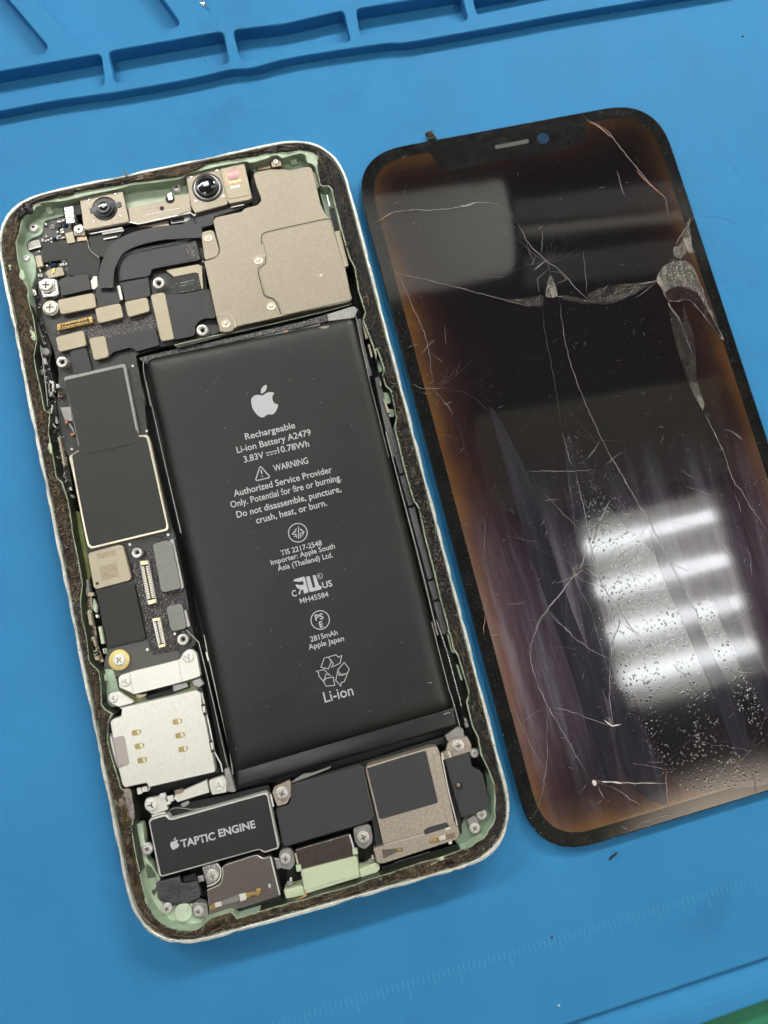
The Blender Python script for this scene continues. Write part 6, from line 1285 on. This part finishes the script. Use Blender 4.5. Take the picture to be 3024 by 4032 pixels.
crack('s5', [(1050, 285), (1200, 283), (1400, 288)], 0.07); crack('s5', [(900, 640), (1000, 760), (1150, 850), (1280, 920), (1400, 985), (1450, 1000)], 0.12, 'crackdark', dark=False)
crack('s5', [(1470, 1000), (1400, 1050), (1330, 1140), (1240, 1250), (1160, 1350), (1110, 1475)], 0.24); crack('s5', [(1500, 820), (1470, 930), (1440, 1000)], 0.13); crack('s5', [(1180, 500), (1240, 490), (1305, 490)], 0.09)
crack('s5', [(1215, 1300), (1290, 1390), (1400, 1475)], 0.1); crack('s6', [(330, 985), (420, 1050), (480, 1150), (570, 1290), (640, 1390), (700, 1475)], 0.2); crack('s6', [(680, 830), (600, 880), (520, 970), (440, 1030)], 0.22); crack('s6', [(920, 935), (1000, 975), (1080, 1010)], 0.14)
crack('s5', [(1640, 530), (1590, 640), (1560, 720), (1540, 800)], 0.12); crack('s5', [(745, 1475), (752, 1330)], 0.16, 'crackgold'); crack('s5', [(755, 600), (750, 800), (758, 935)], 0.05)
crack('s5', [(905, 1255), (1000, 1250), (1065, 1225)], 0.06); crack('s5', [(1265, 1100), (1350, 1070), (1400, 1050)], 0.09); crack('s5', [(1170, 430), (1300, 570), (1410, 680)], 0.06)
crack('s7', [(845, 0), (780, 100), (735, 200), (710, 320), (735, 450), (775, 560), (840, 700), (900, 800), (980, 940), (1060, 1080), (1140, 1220), (1180, 1245)], 0.13); crack('s7', [(850, 5), (940, 110), (1040, 210), (1160, 295), (1300, 365)], 0.1)
crack('s7', [(860, 710), (960, 725), (1080, 765), (1200, 810), (1310, 845)], 0.11); crack('s7', [(1250, 800), (1310, 845), (1375, 833)], 0.3, 'white'); 
for k in range(5): crack('s7', [(1262+6*k, 780+12*k), (1285+5*k, 790+10*k), (1310, 778+14*k)], 0.12)
crack('s7', [(835, 720), (840, 850), (835, 950), (840, 1080), (825, 1180), (805, 1330), (770, 1450), (715, 1540)], 0.09); crack('s7', [(790, 635), (755, 700)], 0.14, 'crackdark', dark=False); crack('s7', [(640, 830), (740, 760), (820, 710)], 0.06)
crack('s7', [(600, 730), (660, 860), (730, 1010), (820, 1150)], 0.07); crack('s7', [(1300, 370), (1290, 500), (1290, 650), (1310, 780), (1330, 900)], 0.12); crack('s7', [(1305, 370), (1310, 230), (1370, 80)], 0.2)
crack('s8', [(80, 1490), (150, 1497), (230, 1500), (330, 1510), (460, 1515), (600, 1512), (725, 1518)], 0.26, 'crackline'); crack('s8', [(140, 1495), (240, 1500), (340, 1512)], 0.35, 'white'); crack('s8', [(120, 1535), (150, 1600), (172, 1645)], 0.18)
crack('s8', [(230, 1530), (310, 1580), (400, 1655), (490, 1700)], 0.1); crack('s8', [(720, 1380), (715, 1520), (725, 1640), (720, 1740)], 0.12); crack('s8', [(480, 1345), (600, 1370), (720, 1395)], 0.07); crack('s8', [(550, 1325), (640, 1330), (690, 1335)], 0.08)
crack('s8', [(260, 1660), (285, 1730), (305, 1820)], 0.08, 'crackdark', dark=False); crack('s8', [(370, 1650), (385, 1730), (390, 1820)], 0.1, 'crackdark', dark=False); crack('s8', [(480, 1700), (430, 1770), (400, 1810)], 0.12, 'crackdark', dark=False); crack('s8', [(185, 1650), (175, 1770), (165, 1850)], 0.1, 'crackdark', dark=False)
crack('s8', [(400, 1920), (500, 1860), (640, 1810), (785, 1775)], 0.1); crack('s8', [(320, 1880), (385, 1920)], 0.1); crack('s7', [(985, 1635), (960, 1680), (945, 1710)], 0.14, 'crackdark', dark=False)
crack('s8', [(1500, 1600), (1490, 1500), (1460, 1420)], 0.16, 'crackfaint'); crack('s8', [(1540, 1345), (1500, 1400)], 0.16); crack('s8', [(1290, 110), (1420, 0)], 0.12); crack('s8', [(1065, 250), (1190, 200)], 0.2); crack('s8', [(1320, 535), (1420, 548), (1510, 565)], 0.08)
crack('s8', [(890, 610), (950, 680), (1060, 810)], 0.14, 'crackdark', dark=False); crack('s8', [(360, 140), (430, 190), (490, 235)], 0.24); crack('s8', [(780, 480), (840, 545), (900, 600)], 0.16); crack('s8', [(945, 1105), (985, 1085), (1025, 1075)], 0.14)
crack('s6', [(1300, 780), (1350, 840), (1390, 910)], 0.08); crack('s6', [(1505, 835), (1535, 920), (1535, 1060)], 0.08); crack('s6', [(1550, 1260), (1480, 1330), (1405, 1390)], 0.1); crack('s6', [(1420, 450), (1450, 520), (1465, 590)], 0.08); crack('s6', [(1010, 250), (1060, 300), (1130, 345)], 0.06); crack('s6', [(1050, 395), (1160, 425), (1270, 470)], 0.06)
c = at(2300+92/2.2113, 2400+1512/2.2113, 2.1); lump('impact_dot', 's8', [(70, 1500), (85, 1485), (105, 1495), (112, 1520), (100, 1540), (80, 1530)], 2.15, 0.2, 'white', 4, ds)
lump('impact_dot', 's5', [(1380, 1040), (1400, 1020), (1425, 1030), (1470, 1000), (1480, 985), (1430, 985), (1395, 1010)], 2.12, 0.2, 'flap', 4, ds)
# hatch ripples along two fracture lines
bm = bmesh.new()
for x0_, y0_, x1_, y1_, n_, hh, dx in ((165, 318, 350, 350, 22, 34, 4), (360, 352, 700, 282, 34, 26, 2), (890, 215, 940, 345, 12, 0, 30), (1385, 0, 0, 0, 0, 0, 0)):
    for k in range(n_):
        t = k/max(1, n_-1); x = x0_+(x1_-x0_)*t; y = y0_+(y1_-y0_)*t
        a_ = at(2124+x/1.84333, 1000+(y-hh/2)/1.84333, 2.12); b_ = at(2124+(x+dx)/1.84333, 1000+(y+hh/2+(4 if dx > 9 else 0))/1.84333, 2.12); add_stroke(bm, [a_, b_], 0.1, 2.13, False, 0, True)
for k in range(12):
    t = k/11; a_ = at(2300+(10+k*11)/2.2113, 2400+(1640+k*3)/2.2113, 2.06); b_ = at(2300+(60+k*9)/2.2113, 2400+(1700+k*9)/2.2113, 2.06); add_stroke(bm, [a_, b_], 0.06, 2.06, False, 0, True)
finish('fracture_ripples', bm, 'crackline', ds, 'stuff')
# web of hairline fractures spreading from the impact points
bm = bmesh.new(); rd = random.Random(404)
def on_glass(x, y): return 76.5 < x < 140.5 and -147 < y < -7
def walk(x, y, a, L_, wd, depth):
    pts = [(x, y)]; n = max(2, int(L_/1.1))
    for k in range(n):
        a += rd.gauss(0, 0.13); x += math.cos(a)*L_/n; y += math.sin(a)*L_/n
        if not on_glass(x, y): break
        pts.append((x, y))
        if depth and rd.random() < 0.22: walk(x, y, a+rd.choice((-1, 1))*rd.uniform(.4, 1.1), L_*rd.uniform(.2, .5), wd*.7, depth-1)
    if len(pts) > 1: add_stroke(bm, pts, wd, 2.078+rd.uniform(0, .008), False, 0, (wd/wd*1.0, 0.25), rd.choices((0, 1, 2), (1, 5, 2))[0])
for (u, v, n_, lo, hi) in ((2262, 2238, 18, 4, 26), (2152, 2775, 8, 4, 20), (2342, 3082, 9, 4, 18), (2158, 1030, 12, 3, 14), (1708, 1532, 9, 3, 16), (2890, 1110, 10, 3, 12), (2350, 1730, 5, 3, 14), (2560, 2060, 8, 4, 20), (2420, 2400, 9, 3, 16), (2950, 2950, 7, 3, 14), (1950, 3150, 10, 3, 12), (2480, 3300, 10, 3, 12)):
    c = at(u, v, 2.08)
    for _ in range(n_): walk(c[0]+rd.gauss(0, .4), c[1]+rd.gauss(0, .4), rd.uniform(0, 6.283), rd.uniform(lo, hi), rd.uniform(.025, .045), 2)
finish('hairline_fractures', bm, ['crackline', 'crackfaint', 'crackdark'], ds, 'stuff')
# fine scratches, scuffs and dust all over the glass
bm = bmesh.new(); rd = random.Random(99)
def glass_pt():
    while True:
        s, t = rd.random(), rd.random(); q = (Vector(DC[0])*(1-s)+Vector(DC[1])*s)*(1-t)+(Vector(DC[3])*(1-s)+Vector(DC[2])*s)*t
        if 0.02 < s < 0.98 and 0.02 < t < 0.98 and not ((s < .12 or s > .88) and (t < .06 or t > .94)): return q, s, t
for _ in range(1000):
    q, s, t = glass_pt()
    if t < 0.33 and rd.random() < 0.7: continue
    a = rd.gauss(0.25, 0.5) if rd.random() < .6 else rd.uniform(0, 3.14); L_ = rd.uniform(.3, 1.6)**1.4
    mid = (q.x+math.cos(a)*L_/2+rd.uniform(-.06, .06), q.y+math.sin(a)*L_/2+rd.uniform(-.06, .06))
    add_stroke(bm, [(q.x, q.y), mid, (q.x+math.cos(a)*L_, q.y+math.sin(a)*L_)], rd.uniform(.018, .05), 2.075+rd.uniform(0, .01), False, 0, True, rd.choices((0, 1), (1, 3))[0])
for cx_, cy_, n_, sp_ in ((1990, 1970, 70, 3.2), (1900, 2030, 40, 3.0), (2960, 2430, 70, 1.6), (2030, 2250, 60, 4), (2200, 1900, 60, 6), (2330, 1830, 50, 6), (2500, 1900, 60, 8)):
    c = at(cx_, cy_, 2.07)
    for _ in range(n_):
        x, y = c[0]+rd.gauss(0, sp_*.5), c[1]+rd.gauss(0, sp_*.5); a = rd.gauss(-0.35, 0.35); L_ = rd.uniform(.2, .8)
        add_stroke(bm, [(x, y), (x+math.cos(a)*L_, y+math.sin(a)*L_)], rd.uniform(.02, .045), 2.075, False, 0, True, rd.choices((0, 1), (1, 2))[0])
finish('fine_scratches', bm, ['scratch', 'crackfaint'], ds, 'stuff')
bm = bmesh.new()
for _ in range(420):
    q, s, t = glass_pt(); crumb(bm, q.x, q.y, 2.07, rd.uniform(.02, .07), 0, rd)
lineA = [(2262, 1712), (2290, 1860), (2320, 2050), (2400, 2700), (2480, 2740), (2520, 2850), (2590, 2990), (2640, 3060)]; lineB = [(2890, 2480), (2930, 2600), (2960, 2740), (2990, 2850)]  # pale crumbs along these lines paint in the blister's sparkle
for ln, n_ in ((lineA, 200), (lineB, 90), ([(2300, 1880), (2450, 1985), (2480, 2030)], 110)):
    for _ in range(n_):
        k = rd.randrange(len(ln)-1); t = rd.random(); u = ln[k][0]+(ln[k+1][0]-ln[k][0])*t+rd.gauss(0, 16); v = ln[k][1]+(ln[k+1][1]-ln[k][1])*t+rd.gauss(0, 16); c = at(u, v, 2.07); crumb(bm, c[0], c[1], 2.07, rd.uniform(.03, .10), 0, rd)
finish('glass_dust_sparkle', bm, 'scratch', ds, 'stuff')
# chipped rim of the screen
bm = bmesh.new()
for _ in range(150):
    lp = rrect(DW, DH, DR, 26, 2.67, rd.uniform(0.05, .5)); x, y = rd.choice(lp) if rd.random() < .5 else rd.choice([(rd.choice((0.2, DW-0.2)), rd.uniform(-DH+14, -14)), (rd.uniform(14, DW-14), rd.choice((-0.2, -DH+0.2)))])
    s, t = x/DW, -y/DH; q = (Vector(DC[0])*(1-s)+Vector(DC[1])*s)*(1-t)+(Vector(DC[3])*(1-s)+Vector(DC[2])*s)*t; q = warp(q.x, q.y, s, t)
    crumb(bm, q[0], q[1], 1.98, rd.uniform(.04, .16), rd.choices((0, 1), (1, 3))[0], rd)
finish('chipped_rim', bm, ['scratch', 'crackdark'], ds, 'stuff')

# ------------------------------------------------------------------ small loose things on the mat
c = at(1400*0+883/1.106, 22/1.106, 0)
o = None
bm = bmesh.new(); bmesh.ops.create_icosphere(bm, subdivisions=3, radius=0.85); bmesh.ops.translate(bm, verts=bm.verts, vec=(c[0], c[1], -0.15)); o = finish('solder_ball', bm, 'steel', None, smooth_sh=True); tag(o, 'tiny shiny metal ball in the tray pocket at the top', 'metal ball')
p = G('n', [(1022, 190), (1032, 178), (1042, 172), (1052, 162)], 0.25); bm = bmesh.new(); add_stroke(bm, p, 0.26, 0.3, False, 0.28); tag(finish('bristle', bm, 'hair', None), 'short black bristle lying below the screen', 'bristle')
o = lump('dirt_clump', 's1', [(505, 235), (520, 218), (545, 216), (560, 232), (585, 262), (588, 272), (560, 284), (520, 290), (528, 262)], 0.3, 0.9, 'clump', 5); o.parent = None; o.location = WORLD[o.name]*MM; tag(o, 'dark fuzzy dirt clump at the top edge of the screen', 'dirt clump')
bm = bmesh.new(); rd = random.Random(4)
for _ in range(28):
    a = rd.uniform(0, 6.28); x, y = WORLD['dirt_clump'].x+rd.gauss(0, .5), WORLD['dirt_clump'].y+rd.gauss(0, .6); add_stroke(bm, [(x, y), (x+math.cos(a)*.5, y+math.sin(a)*.5), (x+math.cos(a+.5)*.9, y+math.sin(a+.5)*.9)], .05, 0.9, False, 0, True)
f_ = finish('fuzz', bm, 'hair', bpy.data.objects['dirt_clump'], 'stuff')
def speck(name, cr, x, y, s, mat, label, cat, z=0.0):
    x0, y0, k = CR[cr]; c = at(x0+x/k, y0+y/k, z); bm = bmesh.new(); rd = random.Random(int(x)); n = 9
    rg_ = [[bm.verts.new((c[0]+math.cos(6.283*i/n)*s*q*rd.uniform(.7, 1.2), c[1]+math.sin(6.283*i/n)*s*q*.8*rd.uniform(.7, 1.2), z+hh*s)) for i in range(n)] for q, hh in ((1, 0), (.8, .35), (.4, .55))]
    for a, b in zip(rg_, rg_[1:]):
        for i in range(n): bm.faces.new((a[i], a[(i+1) % n], b[(i+1) % n], b[i]))
    bm.faces.new(rg_[-1]); tag(finish(name, bm, mat, None), label, cat)
speck('grit', 't2', 1557, 147, 0.32, 'hair', 'dark grit speck on the mat near the top right corner', 'grit')
speck('grit', 'n', 790, 502, 0.30, 'hair', 'dark grit speck on the ruler marks below the screen', 'grit')
speck('crumb', 'n', 818, 775, 0.26, 'dust', 'white crumb near the bottom edge of the mat', 'crumb')
speck('crumb', 't2', 1037, 52, 0.24, 'dust', 'white crumb on the mat just below the tray ridge', 'crumb')
speck('grit', 't1', 248, 357, 0.20, 'hair', 'dark grit speck in the leftmost tray pocket', 'grit', -1.0)
speck('grit', 't1', 893, 263, 0.20, 'hair', 'dark grit speck in the second tray pocket', 'grit', -1.0)
for cr, pts, lab in (('s2', [(1300, 320), (1350, 380), (1400, 460), (1440, 520), (1500, 600)], 'thin dark hair lying right of the screen corner'), ('t2', [(1125, 240), (1150, 226), (1185, 226), (1215, 240)], 'thin curled hair on the mat above the screen'), ('s2', [(1170, 825), (1280, 835), (1360, 855), (1430, 890)], 'fine dark hair beside the right edge of the screen')):
    p = smooth(G(cr, pts, 0.05), 4, False); bm = bmesh.new(); add_stroke(bm, p, 0.045, 0.05, False, 0.03, True); tag(finish('hair', bm, 'hairfaint', None), lab, 'hair')
bm = bmesh.new(); rd = random.Random(12)
for _ in range(420):
    u, v = rd.uniform(0, 3024), rd.uniform(0, 4032); q = at(u, v, 0)
    if q[1] > 21: 
        q = at(u, v, 2.1)
        if q[1] < 23: continue
        ok = not any(inside(q, h_) for h_ in holes)
        if not ok: q = at(u, v, -1.0); crumb(bm, q[0], q[1], -1.0, rd.uniform(.03, .09), 0, rd); continue
        crumb(bm, q[0], q[1], 2.1, rd.uniform(.03, .07), 0, rd); continue
    if q[1] < -178 or (-2 < q[0] < 74 and -149 < q[1] < 2) or (72 < q[0] < 145 and -152 < q[1] < -2): continue
    crumb(bm, q[0], q[1], 0.0, rd.uniform(.02, .055), 0 if rd.random() < .75 else 1, rd)
for (x0_, y0_) in ((150, 3046), (161, 3062), (169, 3068), (132, 3080), (145, 3097), (129, 3115), (96, 3143), (175, 3045), (2560, 60), (150, 2680), (320, 3720), (2780, 3420), (60, 2250), (2650, 3880), (1950, 160)):
    c = at(x0_, y0_, 0.0)
    if c[1] > 21 or c[1] < -180: continue
    a = rd.uniform(0.9, 2.2); L_ = rd.uniform(.15, .45); add_stroke(bm, [c, (c[0]+math.cos(a)*L_, c[1]+math.sin(a)*L_)], rd.uniform(.08, .16), 0.015, False, 0, True, 0)
finish('mat_dust', bm, ['dust', 'hair'], None, 'stuff'); tag(bpy.data.objects['mat_dust'], 'scattered dust specks over the blue mat', 'dust', None, 'stuff')
